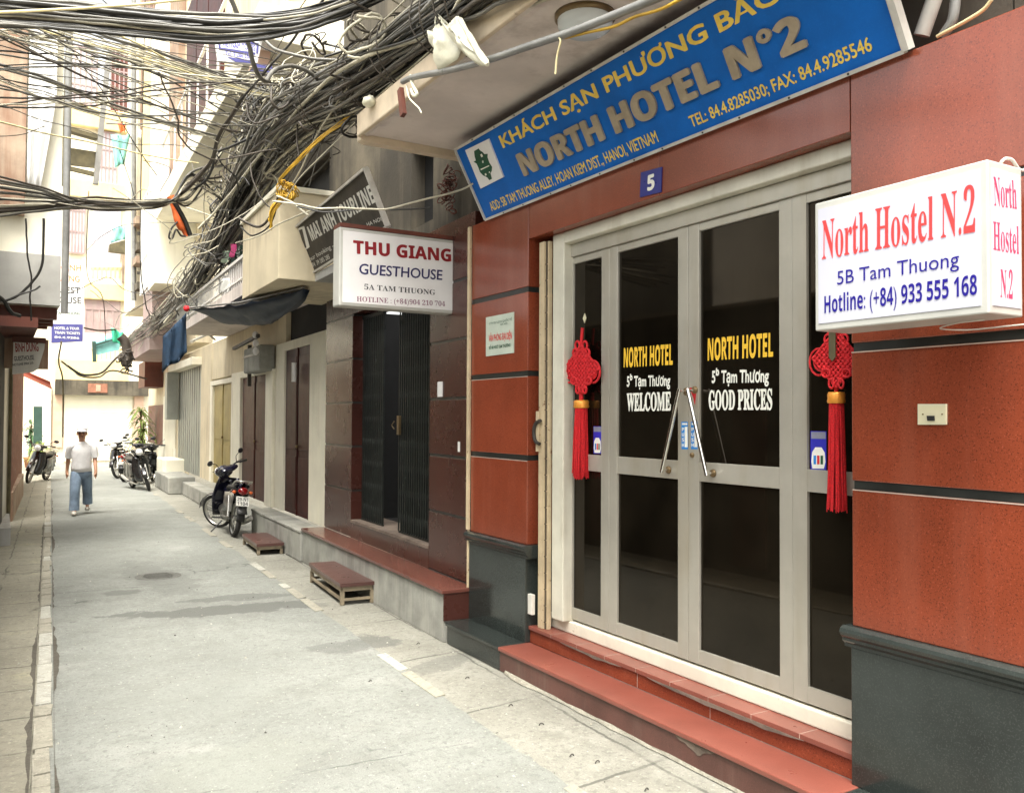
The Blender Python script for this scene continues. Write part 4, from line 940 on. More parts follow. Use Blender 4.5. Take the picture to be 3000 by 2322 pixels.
b = MB(FT); b.box(-.04, .04, 19.3, 26.8, 0, .94); b.box(-.25, .04, 19.35, 19.8, 0, 2.4); b.build('wall', 'plaster_white', nh)
b = MB(FT); b.box(-.5, .04, 22.5, 24.5, 2.75, 3.55); b.build('wall_box', 'wood_brown', nh)

# things on the shophouse front
P_in, P_out = onY(890, 845, 9.6), onY(552, 905, 12.6)
tp = thing('tarpaulin_awning', 'sagging dark navy tarpaulin awning stretched out from the shophouse', 'awning', loc=P_in)
grid = []
for i in range(11):
    t = i/10; row = []
    for j in range(21):
        u = j/20; p = P_in.lerp(P_out, u)+V((.6*t, .5*t, 0))*min(1, .15+u*1.4); env = max(0, math.sin(math.pi*u))**.45
        p.z += -.05*math.sin(math.pi*u)*(1-t)-.22*math.sin(math.pi*min(1, t*1.05)*.62)*env+(.06*noise.noise(V((u*5, t*4, 1)))+.03*noise.noise(V((u*16, t*3, 7))))*env
        row.append(p)
    grid.append(row)
b = MB(); b.sheet(grid, .006); b.build('cloth', 'tarp_navy', tp)
b = MB(); b.tube([P_in+V((0, -.01, .015)), P_in.lerp(P_out, .5)+V((0, -.01, -.035)), P_out+V((0, -.01, .015))], .012, 8); b.build('pole', 'steel_grey', tp)
b = MB(); b.ball(P_out+V((-.03, -.03, .0)), .042, 0, 14, 10); b.build('end_cap', 'cord_red', tp)
b = MB(); g = []
pa, pb = onY(478, 985, P_out.y+.4), onY(548, 915, P_out.y+.2)
for i in range(9):
    t = i/8; row = []
    for j in range(9):
        u = j/8; p = pa.lerp(pb, u)+V((0, .06*math.sin(u*14+t*2), -(.28+.42*(1-u)*.55+.3*u)*t+.03*math.sin(u*7)*t)); row.append(p)
    g.append(row)
b.sheet(g, .006); tag(b.build('hanging_cloth', 'cloth_blue'), 'crumpled dark blue cloth hanging below the red capped awning pole', 'cloth')
def laundry(px0, px1, py0, py1, x, mn, lab):
    b = MB(FT); ya, za = onF(px0, py0, x); yb, zb = onF(px1, py0, x); zc = onF(px1, py1, x)[1]; g = []
    for i in range(6):
        t = i/5; g.append([(x+.015*math.sin(j*1.3+i), ya+(yb-ya)*j/5, (za+(zb-za)*j/5)+(zc-zb)*t*(1+.06*math.sin(j))) for j in range(6)])
    b.sheet(g, .005); tag(b.build('laundry', mn), lab, 'laundry', 'laundry hung over the balcony railing')
laundry(674, 690, 715, 752, -.9, 'cloth_pink', 'bright pink cloth drying above the balcony railing')
laundry(650, 670, 735, 770, -.9, 'cloth_mint', 'pale mint cloth drying above the balcony railing')
laundry(675, 690, 742, 800, -.85, 'panel_darkgreen', 'long dark green cloth drying above the balcony railing')
laundry(645, 672, 815, 860, -.96, 'cloth_white', 'white towel hung over the white balcony rail')
em = thing('electric_meter_box', 'grey electric meter box on the shophouse wall above the maroon doors', 'meter box', mw=FT.copy())
my0, mz1 = onF(760, 1008, -.25); my1 = onF(714, 1008, -.25)[0]; mz0 = onF(758, 1085, -.25)[1]
b = MB(FT); b.box(-.25, .0, my0, my1, mz0, mz1); b.build('box', 'concrete_grey', em, bevel=.03)
b = MB(FT); b.box(-.265, -.251, my0+.06, my1-.06, mz0+.25, mz1-.12); b.build('cover', 'steel_grey', em, bevel=.01)
b = MB(FT); b.bar((-.3, my0-.15, mz1+.12), (-.3, my1+.6, mz1+.05), .05); b.bar((-.1, my1+.25, mz0-.2), (-.1, my1+.25, mz1+.1), .06); b.build('bracket', 'iron_dark', em)
for k in range(3):
    b = MB(FT); b.ball((-.32, my0-.08+.02*k, mz1-.12+.13*k), (.05, .05, .06), 0, 10, 6); b.build('insulator', 'panel_white', em)
b = MB(FT); y_, z_ = onF(862, 1062, -.06); z2 = onF(862, 1118, -.06)[1]; b.cyl((-.06, y_, z2), (-.06, y_, z_), .035, 10)
tag(b.build('tube_lamp', 'panel_white'), 'short white tube lamp beside the nearest maroon door', 'lamp')
b = MB(FT); b.tube(catmull([(-.3, onF(560, 1000, -.3)[0], onF(560, 1000, -.3)[1]), (-.3,)+onF(605, 980, -.3), (-.3,)+onF(640, 960, -.3)], 4), .03, 8); b.tube([(-.3,)+onF(610, 978, -.3), (-.3,)+onF(630, 995, -.3)], .02, 6)
tag(b.build('pipe', 'pipe_white'), 'white forked plastic pipe under the shophouse balcony', 'pipe')

# metal footbridge benches on the pavement
def bench(label, pf, ps, pb_, h, wd, group='tiled metal step benches'):
    """pf near street-side foot, pb_ far street-side foot; wd towards the ledge"""
    a, c = onZ(*pf), onZ(*pb_); d = (c-a); L = d.length; d.normalize(); n = V((d.y, -d.x, 0))
    t = thing('step_bench', label, 'bench', group, loc=a)
    o = lambda u, v, z: a+d*u+n*v+V((0, 0, z))
    b = MB(); P = [o(-.04, -.03, h-.035), o(L+.04, -.03, h-.035), o(L+.04, wd+.03, h-.035), o(-.04, wd+.03, h-.035)]; b.prism(P, (0, 0, .035)); b.build('top', 'bench_top', t, bevel=.005)
    b = MB()
    for u0, v0, u1, v1 in ((0, 0, L, 0), (0, wd, L, wd), (0, 0, 0, wd), (L, 0, L, wd)):
        b.bar(o(u0, v0, h-.06), o(u1, v1, h-.06), .035, .045)
    for u0, v0, u1, v1 in ((0, 0, 0, wd), (L, 0, L, wd), (0, 0, L, 0)):
        if h > .2: b.bar(o(u0, v0, .05), o(u1, v1, .05), .025)
    b.build('frame', 'bench_iron', t)
    for u, v in ((0, 0), (L, 0), (0, wd), (L, wd)):
        b = MB(); b.bar(o(u, v, 0), o(u, v, h-.0835), .036); b.build('leg', 'bench_iron', t)
    return t
hb = onY(1003, 1707, onZ(1002, 1771).y).z
bench('larger red topped metal step bench before the granite ledge', (1002, 1771), (1089, 1763), (914, 1705), hb, .30)
hb2 = onY(757, 1592, onZ(757, 1625).y).z
bench('smaller red topped metal step bench near the parked motorbike', (757, 1625), (823, 1620), (716, 1594), hb2, .30)
# ================================================================== NEAR SIDE HOUSE (the alley's other side) and far end
lh = thing('corner_house', 'cream and grey house whose upper floor overhangs the tan paving', 'building', loc=(0, 14, 0))
LW = lambda y: .117+.062*(y-16.44)
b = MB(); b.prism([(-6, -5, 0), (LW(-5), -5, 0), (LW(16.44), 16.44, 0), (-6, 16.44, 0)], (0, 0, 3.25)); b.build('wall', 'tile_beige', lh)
b = MB(); b.prism([(LW(-5)+.001, -4.9, 0), (LW(-5)+.02, -4.9, 0), (LW(15.1)+.02, 15.1, 0), (LW(15.1)+.001, 15.1, 0)], (0, 0, 3.2)); b.build('reflection_cladding', 'reflection_dark', lh)  # unseen dark facing, added to darken reflections in the door glass
b = MB(); b.prism([(-6, 8, 3.26), (LW(8)-.05, 8, 3.26), (LW(12.9)-.1, 12.9, 3.26), (-6, 12.9, 3.26)], (0, 0, 2.0)); b.build('wall', 'plaster_grey', lh)
b = MB(); b.cyl((LW(16.44)+.03, 16.46, 0), (LW(16.44)+.03, 16.46, 3.2), .03, 8); b.build('drain_pipe', 'iron_olive', lh)
for k in range(5):  # unseen doors, added to give the glass reflections some structure
    b = MB(); y = -1+k*2.7; b.box(LW(y)-.02, LW(y)+.05, y, y+1.3, .1, 2.4); b.box(LW(y)-.02, LW(y)+.06, y+1.5, y+1.62, .0, 3.0); b.build('door', 'wood_brown', lh)
# overhanging room, its end wall facing us
XO = onY(175, 897, 13).x; zo = onY(175, 897, 13).z; zg = onY(100, 745, 13).z; zw = onY(100, 640, 13).z
b = MB(); b.box(-6, XO, 13.05, 15.2, zo, 8.9); b.build('upper_wall', 'plaster_white', lh)
b = MB(); b.box(-1, XO+.002, 12.95, 13.06, zo, zg); b.build('end_panel', 'plaster_grey', lh)
xs1 = onY(78, 300, 13).x; xs2 = onY(160, 300, 13).x
b = MB(); b.box(-1, xs1, 12.93, 13.049, zw+.02, 8.9); b.build('stained_panel', 'stain_brown', lh)
b = MB(); g = []
for i in range(16):
    t = i/15; z = zw+.3+(8.6-zw)*t; xr = xs2-(xs2-xs1)*.55*max(0, 1-t*3.2)
    g.append([(xs1+.02+(xr-xs1)*j/8, 12.93-.03*math.sin(j*1.6+t*2)-.05*noise.noise(V((j*.5, t*3, 0))), z) for j in range(9)])
b.sheet(g, .006); b.build('sheet_cover', 'tarp_white', lh)
b = MB(); b.cyl((XO+.05, 12.9, zo-.1), (XO+.05, 12.9, 8.9), .045, 10); b.build('drain_pipe', 'pipe_grey', lh)
b = MB()
for k in range(4): b.box(-1, XO-.02-.05*(k % 2), 13.2+k*.5, 13.32+k*.5, zo-.16, zo-.001)
b.box(-1, XO-.25, 13.0, 15.2, zo-.30, zo-.165); b.build('floor_beam', 'wood_brown', lh)
b = MB(); b.box(-1, .62, 14.9, 15.0, 2.55, zo-.31); b.build('wall', 'stain_brown', lh)
b = MB(); b.box(-1, .16, 14.2, 16.3, .0, .25); b.build('plinth', 'plaster_grey', lh)
# hanging shop sign under the overhang
a4 = [onY(*q, 14.4) for q in ((40, 992), (132, 998), (130, 1022), (112, 1080), (96, 1090), (36, 1096))]
hsn = thing('hanging_sign', 'dusty hanging sign with faded red lettering under the wooden floor beams', 'sign', loc=a4[0])
b = MB(); b.prism(a4, (0, .05, 0)); b.build('board', 'panel_grimy', hsn, bevel=.004)
b = MB(); b.box(a4[0].x-.02, a4[1].x+.01, 14.37, 14.47, a4[0].z-.05+.0, a4[0].z+.03); b.build('top_rail', 'wood_brown', hsn)
for s, mn, bl, tl, br in (('BINH DUNG', 'ink_maroon', (46, 1030), (48, 1005), (113, 1028)), ('GUESTHOUSE', 'ink_dark', (42, 1057), (42, 1044), (100, 1053)), ('HOTLINE 0904 210', 'ink_dark', (38, 1072), (38, 1065), (98, 1066))):
    A, Tq, B = [onY(*q, 14.4) for q in (bl, tl, br)]; letter(hsn, s, mn, A, B, Tq, 'sans', off=.02, nrm=(0, -1, 0))
# brick house beyond
bh = thing('brick_house', 'low brick house wall with red sheet awning along the tan paving', 'building', loc=(.2, 20, 0))
b = MB(); b.prism([(-3, 17.6, 0), (.19, 17.6, 0), (.53, 26.4, 0), (-3, 26.4, 0)], (0, 0, 3.3)); b.build('wall', 'brick_old', bh)
b = MB(); b.prism([(-3, 17.52, 3.31), (.23, 17.52, 3.31), (.57, 26.5, 3.31), (-3, 26.5, 3.31)], (0, 0, .12)); b.build('coping', 'plaster_grey', bh)
b = MB(); b.sheet([[(.5, 26.6, 3.05), (1.15, 26.6, 2.75)], [(.55, 30, 3.05), (1.35, 30, 2.65)]], .02); b.build('awning', 'awning_red', bh)
b = MB(); b.prism([(.05, 17.4, 0), (.22, 17.4, 0), (.50, 23, 0), (.05, 23, 0)], (0, 0, .5)); b.build('plinth', 'stain_brown', bh)
up = thing('tall_house', 'weathered pale house wall with brown shutters and downpipe rising behind the iron ladder', 'building', loc=onY(420, 300, 27))
def uq(x0, y0, x1, y1, yy, d, mn, name, bev=0):
    a, c = onY(x0, y1, yy), onY(x1, y0, yy); b = MB(); b.box(a.x, c.x, yy, yy+d, a.z, c.z); return b.build(name, mn, up, bevel=bev)
uq(395, -60, 482, 900, 27, 2.5, 'plaster_far', 'wall'); uq(478, -60, 500, 860, 26.9, .09, 'stain_brown', 'corner_strip')
for y0, y1 in ((-40, 120), (210, 390), (480, 600)):
    o = uq(412, y0, 462, y1, 26.9, .09, 'wood_pink', 'shutter')
    b = MB(); a, c = onY(412, y1, 26.88), onY(462, y0, 26.88)
    for k in range(5): b.box(a.x+(c.x-a.x)*k/4-.02, a.x+(c.x-a.x)*k/4+.02, 26.85, 26.895, a.z, c.z)
    for k in range(12): b.box(a.x, c.x, 26.87, 26.896, a.z+(c.z-a.z)*k/12, a.z+(c.z-a.z)*k/12+.03)
    b.build('shutter_frame', 'stain_brown', o); uq(405, y1, 470, y1+12, 26.7, .25, 'plaster_white', 'sill')
b = MB(); b.cyl(onY(392, 880, 26.8), onY(392, -60, 26.8), .07, 8); b.build('downpipe', 'pipe_grey', up)
for yy_, y0_ in ((26.2, 640), (26.0, 755)): uq(398, y0_, 470, y0_+14, yy_, .8, 'stain_brown', 'awning'); uq(402, y0_+45, 468, y0_+48, yy_, .05, 'iron_dark', 'railing'); uq(402, y0_+75, 468, y0_+90, yy_, .7, 'concrete_dirty', 'balcony')
for y0 in (150, 420): uq(430, y0, 466, y0+34, 26.3, .5, 'steel_white', 'air_conditioner', .03)
# iron window frame with rungs high above
fr = thing('iron_frame', 'dark iron ladder frame fixed high above the paving between houses', 'frame', loc=onY(300, 350, 20))
b = MB(); b.bar(onY(318, 165, 20), onY(280, 540, 20), .16, .1); b.build('post', 'steel_grey', fr)
b = MB()
for (xa, ya), (xb, yb), wd in (((195, 300), (292, 335), .1), ((190, 378), (285, 405), .22), ((196, 170), (186, 545), .07), ((188, 490), (280, 512), .1)): b.bar(onY(xa, ya, 20.05), onY(xb, yb, 20.05), wd, .08)
b.build('rung', 'iron_olive', fr)
b = MB(); P4 = [onY(*q, 20.1) for q in ((188, 430), (282, 445), (278, 492), (190, 482))]; b.prism(P4, (0, .05, 0)); b.build('panel', 'iron_olive', fr)
# banner sign
bn = thing('banner_sign', 'tall white banner sign with orange, black and blue print by the brick house', 'sign', loc=onY(210, 1000, 24))
def zb_(x, y): return (150+x*.1894, 700+y*.1894)
q = lambda x, y: onY(x, y, 24)
b = MB(); b.prism([q(150, 762), q(247, 770), q(244, 1000), q(150, 1006)], (0, .04, 0)); b.build('board', 'panel_white', bn)
b = MB(); b.prism([p+V((0, -.004, 0)) for p in (q(150, 948), q(243, 950), q(242, 1000), q(150, 1004))], (0, -.003, 0)); b.build('blue_panel', 'banner_blue', bn)
for s, mn, bl, tl, br in (('THANH', 'ink_orange', (153, 791), (153, 773), (238, 794)), ('DUONG', 'ink_orange', (153, 822), (153, 804), (233, 826)), ('GUEST', 'ink_dark', (153, 857), (153, 839), (235, 860)), ('HOUSE', 'ink_dark', (153, 886), (153, 868), (238, 889)), ('5 TAM THUONG', 'ink_green', (156, 921), (156, 912), (235, 922))):
    A, Tq, B = [onY(*p, 23.996) for p in (bl, tl, br)]; letter(bn, s, mn, A, B, Tq, 'sans', nrm=(0, -1, 0), off=.01)
for s, bl, tl, br in (('HOTEL & TOUR', (160, 964), (160, 957), (232, 966)), ('TRAIN TICKETS', (160, 977), (160, 970), (234, 980)), ('84.4.9286', (160, 990), (160, 984), (232, 993))):
    A, Tq, B = [onY(*p, 23.99) for p in (bl, tl, br)]; letter(bn, s, 'ink_white', A, B, Tq, 'sans', nrm=(0, -1, 0), off=.015)
# far end house closing the alley
FY = 38.0
fh = thing('far_house', 'pale yellow house with cream roller shutter closing the alley end', 'building', loc=(3.5, 38, 0))
def fq(x0, y0, x1, y1, d0, d1, mn, name, bev=0, yy=FY):
    a, c = onY(x0, y1, yy), onY(x1, y0, yy); b = MB(); b.box(a.x, c.x, yy-d0, yy+d1, a.z, c.z); return b.build(name, mn, fh, bevel=bev)
b = MB(); b.box(-6, 9, FY, FY+4, 0, 15); b.build('wall', 'plaster_far', fh)
b = MB(); n = 26; a, c = onY(185, 1350, FY), onY(388, 1158, FY)
for i in range(n): b.box(a.x, c.x, FY-.05-(.01 if i % 2 else 0), FY-.01, max(.02, a.z)+(c.z-a.z)*i/n, max(.02, a.z)+(c.z-a.z)*(i+.96)/n)
b.build('roller_shutter', 'shutter_cream', fh)
fq(160, 1118, 432, 1156, .35, -.001, 'concrete_dirty', 'lintel')
fq(255, 1125, 312, 1150, .38, -.36, 'emblem_red', 'lintel_motif'); fq(278, 1128, 292, 1146, .40, -.385, 'letter_gold', 'lintel_motif')
fq(152, 1156, 184, 1310, .12, -.001, 'salmon', 'column'); fq(122, 1130, 150, 1310, .2, -.001, 'plaster_white', 'column'); fq(390, 1156, 420, 1330, .12, -.001, 'salmon', 'column')
fq(160, 1060, 430, 1117, .25, -.001, 'plaster_yellow', 'cornice', .03); fq(160, 985, 445, 1050, .2, -.001, 'plaster_far', 'cornice'); fq(240, 838, 380, 876, .25, -.001, 'plaster_yellow', 'cornice', .03)
fq(240, 775, 375, 836, .2, -.001, 'plaster_far', 'parapet')
b = MB()
for k in range(8):
    for yy, zz in ((803, .55), (1040, .5)):
        p = onY(272+k*13, yy, FY-.22); b.box(p.x-.09, p.x+.09, FY-.225, FY-.2005, p.z+.2, p.z+.28); b.box(p.x-.03, p.x+.03, FY-.225, FY-.2005, p.z-.15, p.z+.199)
b.build('parapet_ornament', 'plaster_yellow', fh)
o = fq(248, 880, 350, 1000, .1, -.001, 'wood_pink', 'window')
b = MB(); a, c = onY(248, 1000, FY), onY(350, 880, FY)
for k in range(6): x = a.x+(c.x-a.x)*k/5; b.box(x-.03, x+.03, FY-.125, FY-.101, a.z, c.z)
b.box(a.x, c.x, FY-.13, FY-.101, c.z-.45, c.z); b.build('window_frame', 'wood_pink', o)
o = fq(272, 590, 352, 772, .1, -.001, 'wood_lilac', 'window'); b = MB(); a, c = onY(272, 772, FY), onY(352, 590, FY)
for k in range(7): x = a.x+(c.x-a.x)*k/6; b.box(x-.03, x+.03, FY-.125, FY-.101, a.z, c.z)
b.build('window_frame', 'wood_lilac', o)
for wx0, wy0, wx1, wy1, mn in ((285, 395, 342, 540, 'wood_lilac'), (322, 160, 388, 330, 'wood_brown'), (200, 150, 285, 300, 'wood_lilac'), (200, 560, 250, 740, 'wood_lilac')):
    o = fq(wx0, wy0, wx1, wy1, .1, -.001, mn, 'window'); b = MB(); a, c = onY(wx0, wy1, FY), onY(wx1, wy0, FY)
    for k in range(6): x = a.x+(c.x-a.x)*k/5; b.box(x-.025, x+.025, FY-.13, FY-.101, a.z, c.z)
    for k in range(4): z = a.z+(c.z-a.z)*k/3; b.box(a.x, c.x, FY-.125, FY-.1015, z-.03, z+.03)
    b.build('window_frame', 'wood_pink', o)
fq(355, 720, 380, 830, .35, -.2, 'stain_brown', 'shutter')
for yy in (550, 340): fq(190, yy, 392, yy+26, .25, -.001, 'plaster_yellow', 'cornice', .03)
fq(375, 840, 430, 1120, .3, -.001, 'plaster_far', 'column')
b = MB(); P4 = [onY(*p, 36.9) for p in ((322, 715), (378, 700), (382, 742), (320, 735))]; b.prism(P4, (0, .4, 0)); b.build('window_awning', 'iron_olive', fh)
def cloth(name, pix, yy, mn, lab, cat='cloth'):
    P = [onY(x, y, yy) for x, y in pix]; g = []
    for i in range(7):
        t = i/6; l, r_ = P[0].lerp(P[3], t), P[1].lerp(P[2], t); g.append([l.lerp(r_, j/7)+V((0, .05*math.sin(j*1.7+t*3), .02*math.sin(j+t*4))) for j in range(8)])
    b = MB(); b.sheet(g, .008); return tag(b.build(name, mn), lab, cat)
cloth('hanging_cloth', ((325, 395), (382, 395), (365, 480), (338, 490)), 26, 'cloth_teal', 'bright turquoise cloth hanging high at the alley end')
cloth('hanging_cloth', ((345, 360), (370, 362), (366, 385), (352, 388)), 25.8, 'tape_orange', 'small orange rag tied to a wire above the turquoise cloth')
cloth('hanging_cloth', ((325, 960), (362, 975), (358, 1012), (330, 1000)), 27, 'cloth_green', 'bright green plastic sheet tied below the far cable bundle')
cloth('hanging_cloth', ((332, 670), (378, 655), (374, 700), (325, 710)), 30, 'cloth_teal', 'pale teal cloth drying on the far house balcony')
tea = thing('folding_awning', 'pale teal folding awning below the green plastic sheet', 'awning', loc=onY(300, 1010, 28))
b = MB(); P = [onY(*p, 28) for p in ((278, 1005), (335, 985), (352, 1000), (350, 1025), (285, 1040))]; b.prism(P, (0, .9, .15)); b.build('cloth', 'cloth_teal', tea)
b = MB(); b.bar(onY(275, 1000, 27.98), onY(277, 1060, 27.98), .1); b.bar(onY(275, 1012, 27.95), onY(340, 992, 27.95), .05); b.build('arm', 'panel_darkgreen', tea)
# hoarding high on the side
hb_ = thing('billboard', 'blue and white billboard behind the thick black cables', 'sign', loc=onY(690, 145, 10.5))
q = lambda x, y, d=18.0: onY(x, y, d-7.5)
b = MB(); b.prism([q(627, 88), (q(770, 115)), q(752, 190), q(640, 178)], (0, .06, 0)); b.build('board', 'panel_white', hb_)
b = MB()
for pp in (((640, 106), (758, 127), (757, 133), (640, 114)), ((640, 106), (646, 107), (646, 145), (640, 140)), ((752, 128), (758, 129), (756, 158), (750, 157)), ((640, 139), (748, 155), (747, 161), (640, 145)), ((665, 167), (740, 178), (738, 186), (690, 182))): b.prism([q(*p, 17.997) for p in pp], (0, -.004, 0))
b.build('blue_stripe', 'banner_blue', hb_)
for s, bl, tl, br in (('VIETNAM TOURS', (652, 136), (652, 120), (748, 150)), ('Tel: 9.286.3504', (660, 162), (660, 150), (742, 174))):
    A, Tq, B = [q(*p, 17.99) for p in (bl, tl, br)]; letter(hb_, s, 'sticker_blue', A, B, Tq, 'sans', nrm=(0, -1, 0), off=.01)
b = MB(); b.prism([q(748, 186), q(798, 194), q(796, 214), (q(755, 206))], (0, .3, 0)); b.build('blue_beam', 'banner_blue', hb_)
b = MB(); b.prism([q(770, 105, 18.3), q(796, 112, 18.3), q(790, 190, 18.3), q(745, 186, 18.3)], (0, .3, 0)); b.build('side_panel', 'salmon', hb_)
# small street furniture at the far end
b = MB(); P4 = [onY(*p, 34) for p in ((98, 1190), (124, 1190), (124, 1315), (98, 1315))]; b.prism(P4, (0, .1, 0)); tag(b.build('door_panel', 'panel_darkgreen'), 'dark green door panel standing beside the white column', 'panel')
b = MB(); p = onZ(445, 1420); 
b.box(3.72, 4.2, 23.9, 25.4, .0, .72)  # low white counter beyond the motorbikes
tag(b.build('tiled_counter', 'plaster_white', bevel=.03), 'white tiled counter behind the row of motorbikes', 'counter')
def plant(label, base, hgt, n, L, mn, name='potted_plant', pot=True):
    t = thing(name, label, 'plant', 'potted plants at the alley end', loc=base); base = V(base)
    if pot: b = MB(); b.lathe([(0, 0), (.15, 0), (.21, .32), (.23, .33), (.23, .37), (.18, .37), (.17, .33), (0, .33)], 14, 0, base); b.build('pot', 'terracotta', t)
    b = MB(); tops = []
    for k in range(3):
        tp_ = base+V((RND.uniform(-.15, .15), RND.uniform(-.15, .15), hgt*(.6+.2*k))); tops.append(tp_); b.tube(catmull([base+V((0, 0, .3)), base.lerp(tp_, .5)+V((.04*k-.04, 0, 0)), tp_], 4), [.03]*8+[.02], 7)
    b.build('stem', 'trunk', t)
    b = MB()
    for i in range(n):
        tp_ = tops[i % 3]+V((0, 0, RND.uniform(-.35, .05))); a = RND.uniform(0, 6.28); el = RND.uniform(-.1, 1.2); l = L*RND.uniform(.6, 1.1)
        d = V((math.cos(a)*math.cos(el), math.sin(a)*math.cos(el), math.sin(el))); s_ = d.cross(V((0, 0, 1))).normalized(); g = []
        for k in range(6):
            u = k/5; wd = L*.055*math.sin(math.pi*(.1+.88*u)); p = tp_+d*l*u+V((0, 0, -l*.75*u*u)); g.append((p-s_*wd, p+s_*wd))
        vs = [q for pr in g for q in pr]; b.add(vs, [(2*k, 2*k+1, 2*k+3, 2*k+2) for k in range(5)], 0, True)
    b.build('leaves', mn, t, recalc=False)
pb = onZ(418, 1395); plant('leafy pot plant with long drooping leaves beside the brown door', (3.85, 29.6, 0), 2.0, 150, .6, 'leaf')
plant('bushy dark pot plant beside the dark green door panel', (.95, 35.0, 0), 1.6, 90, .6, 'leaf_dark')
plant('broad pale leafed plant before the far white column', (1.2, 33.5, 0), .9, 60, .6, 'leaf')
# ================================================================== OVERHEAD CABLES
def BP(px, py, x=-.9): y, z = onF(px, py, x); return F(x, y, z)
def cable(pts, r, mn, label, group=None, n=5, name='overhead_cable', sides=5, jit=0.0):
    P = catmull(pts, n)
    if jit:
        s_ = RND.uniform(0, 99); P = [p+V((noise.noise(V((i*.35, s_, 0))), 0, noise.noise(V((i*.35, s_, 5)))))*jit for i, p in enumerate(P)]
    b = MB(); b.tube(P, r, sides); return tag(b.build(name, mn, recalc=False), label, 'cable', group)
CM = ['cable_black']*5+['cable_brown']*5+['cable_grey']*7+['cable_pale']*3
LB = {'cable_black': 'black cable in the thick tangled bundle sagging along the house fronts', 'cable_brown': 'brown dusty cable in the thick tangled bundle along the house fronts',
      'cable_grey': 'grey cable in the thick tangled bundle along the house fronts', 'cable_pale': 'pale cable in the thick tangled bundle along the house fronts'}
nodes = [(1700, -210), (1480, -45), (1300, 70), (1080, 225), (870, 345), (740, 515), (650, 705), (545, 865), (430, 965), (362, 1015)]
cen = [BP(*q) for q in nodes]; rad = [.30, .25, .24, .27, .34, .30, .24, .26, .24, .2]
for i in range(104):
    a0 = RND.uniform(0, 6.28); q0 = math.sqrt(RND.random()); mn = RND.choice(CM); s0 = 0 if RND.random() < .8 else RND.choice((2, 3, 4)); s1 = len(cen)-1 if RND.random() < .33 else RND.choice((5, 6, 7, 8))
    pts = []
    for k in range(s0, s1+1):
        a = a0+RND.gauss(0, .22 if k < 5 else .5)+.25*k*(1 if i % 2 else -1)*.3; q_ = min(1.25, max(.05, q0+RND.gauss(0, .09 if k < 5 else .2)))
        pts.append(cen[k]+FT.to_3x3() @ V((math.cos(a)*rad[k]*q_, RND.uniform(-.15, .15), math.sin(a)*rad[k]*q_)))
    if s1 < len(cen)-1:
        e = pts[-1]; pts.append(e+V((RND.uniform(-.3, .5), RND.uniform(.2, .9), RND.uniform(-.5, .1))))
    cable(pts, RND.choice((.006, .007, .008, .009, .011, .013, .016)), mn, LB[mn], 'cables of the tangled bundle', 6, jit=RND.choice((.012, .02, .035)))
# curls and knots of loose cable that nobody could count
b = MB()
def curl(c, R_, r, m, turns=1.6, sq=.6, drift=.015):
    ax = V((RND.gauss(0, 1), RND.gauss(0, 1), RND.gauss(0, 1))).normalized(); u = ax.orthogonal().normalized(); v_ = ax.cross(u); pts = []; ph = RND.uniform(0, 6)
    for k in range(int(turns*9)):
        a = ph+k*2*math.pi/9; q_ = R_*(1+.25*math.sin(a*2.3+ph)); pts.append(c+u*math.cos(a)*q_+v_*math.sin(a)*q_*sq+ax*(drift*k))
    b.tube(catmull(pts, 2), r, 5, m)
for (px, py), n, sp, R_ in (((1120, 190), 16, .3, .13), ((960, 300), 16, .3, .16), ((780, 300), 46, .2, .17), ((745, 400), 46, .26, .18), ((690, 560), 30, .28, .2), ((655, 680), 26, .26, .2), ((590, 810), 16, .26, .2), ((470, 940), 14, .26, .24), ((900, 260), 28, .28, .16), ((820, 420), 24, .3, .17), ((1000, 240), 18, .25, .14), ((385, 1005), 12, .2, .2)):
    c0 = BP(px, py)
    for k in range(n): curl(c0+V((RND.gauss(0, sp*.5), RND.gauss(0, sp*1.6), RND.gauss(0, sp*.6))), R_*RND.uniform(.4, 1.25), RND.choice((.005, .007, .009, .012)), RND.choice((0, 0, 0, 1, 1, 2, 2, 3)), RND.uniform(.7, 2), RND.uniform(.3, .9))
tag(b.build('cable_tangle', ['cable_black', 'cable_brown', 'cable_grey', 'cable_pale'], recalc=False), 'mass of knotted loops of loose cable hanging in the bundle', 'cables', kind='stuff')
# cables crossing the alley: pixel paths with the distance (world y) of each end
def cross(path, ya, yb, r, mn, label, group, jit=.0, n=6, shift=(0, 0)):
    k = len(path)-1; pts = []
    for i, (x, y) in enumerate(path):
        pts.append(onY(x+shift[0], y+shift[1], ya+(yb-ya)*i/k))
    return cable(pts, r, mn, label, group, n, jit=jit)
GRP = 'cables crossing above the alley'
for i in range(46):       # two thick black swags at the top
    hi = i % 2; dy = RND.gauss(0, 17); mn = RND.choice(CM); r = RND.choice((.006, .008, .010, .012, .015, .022))
    p = [(-40, 8+40*hi), (180, 28+35*hi), (400, 52+32*hi), (640, 68+32*hi), (850, 58+18*hi), (1010, 18+12*hi), (1180, -50)]
    cross([(x, y+dy*(1-.3*k/6)+RND.gauss(0, 3)) for k, (x, y) in enumerate(p)], 7.0+RND.uniform(-.2, .2), 6.3+RND.uniform(-.3, .3), r, mn, {'cable_black': 'black', 'cable_brown': 'brown', 'cable_grey': 'grey', 'cable_pale': 'pale'}[mn]+' cable in the heavy swag crossing the top of the alley', 'cables of the heavy top swag', jit=.012)
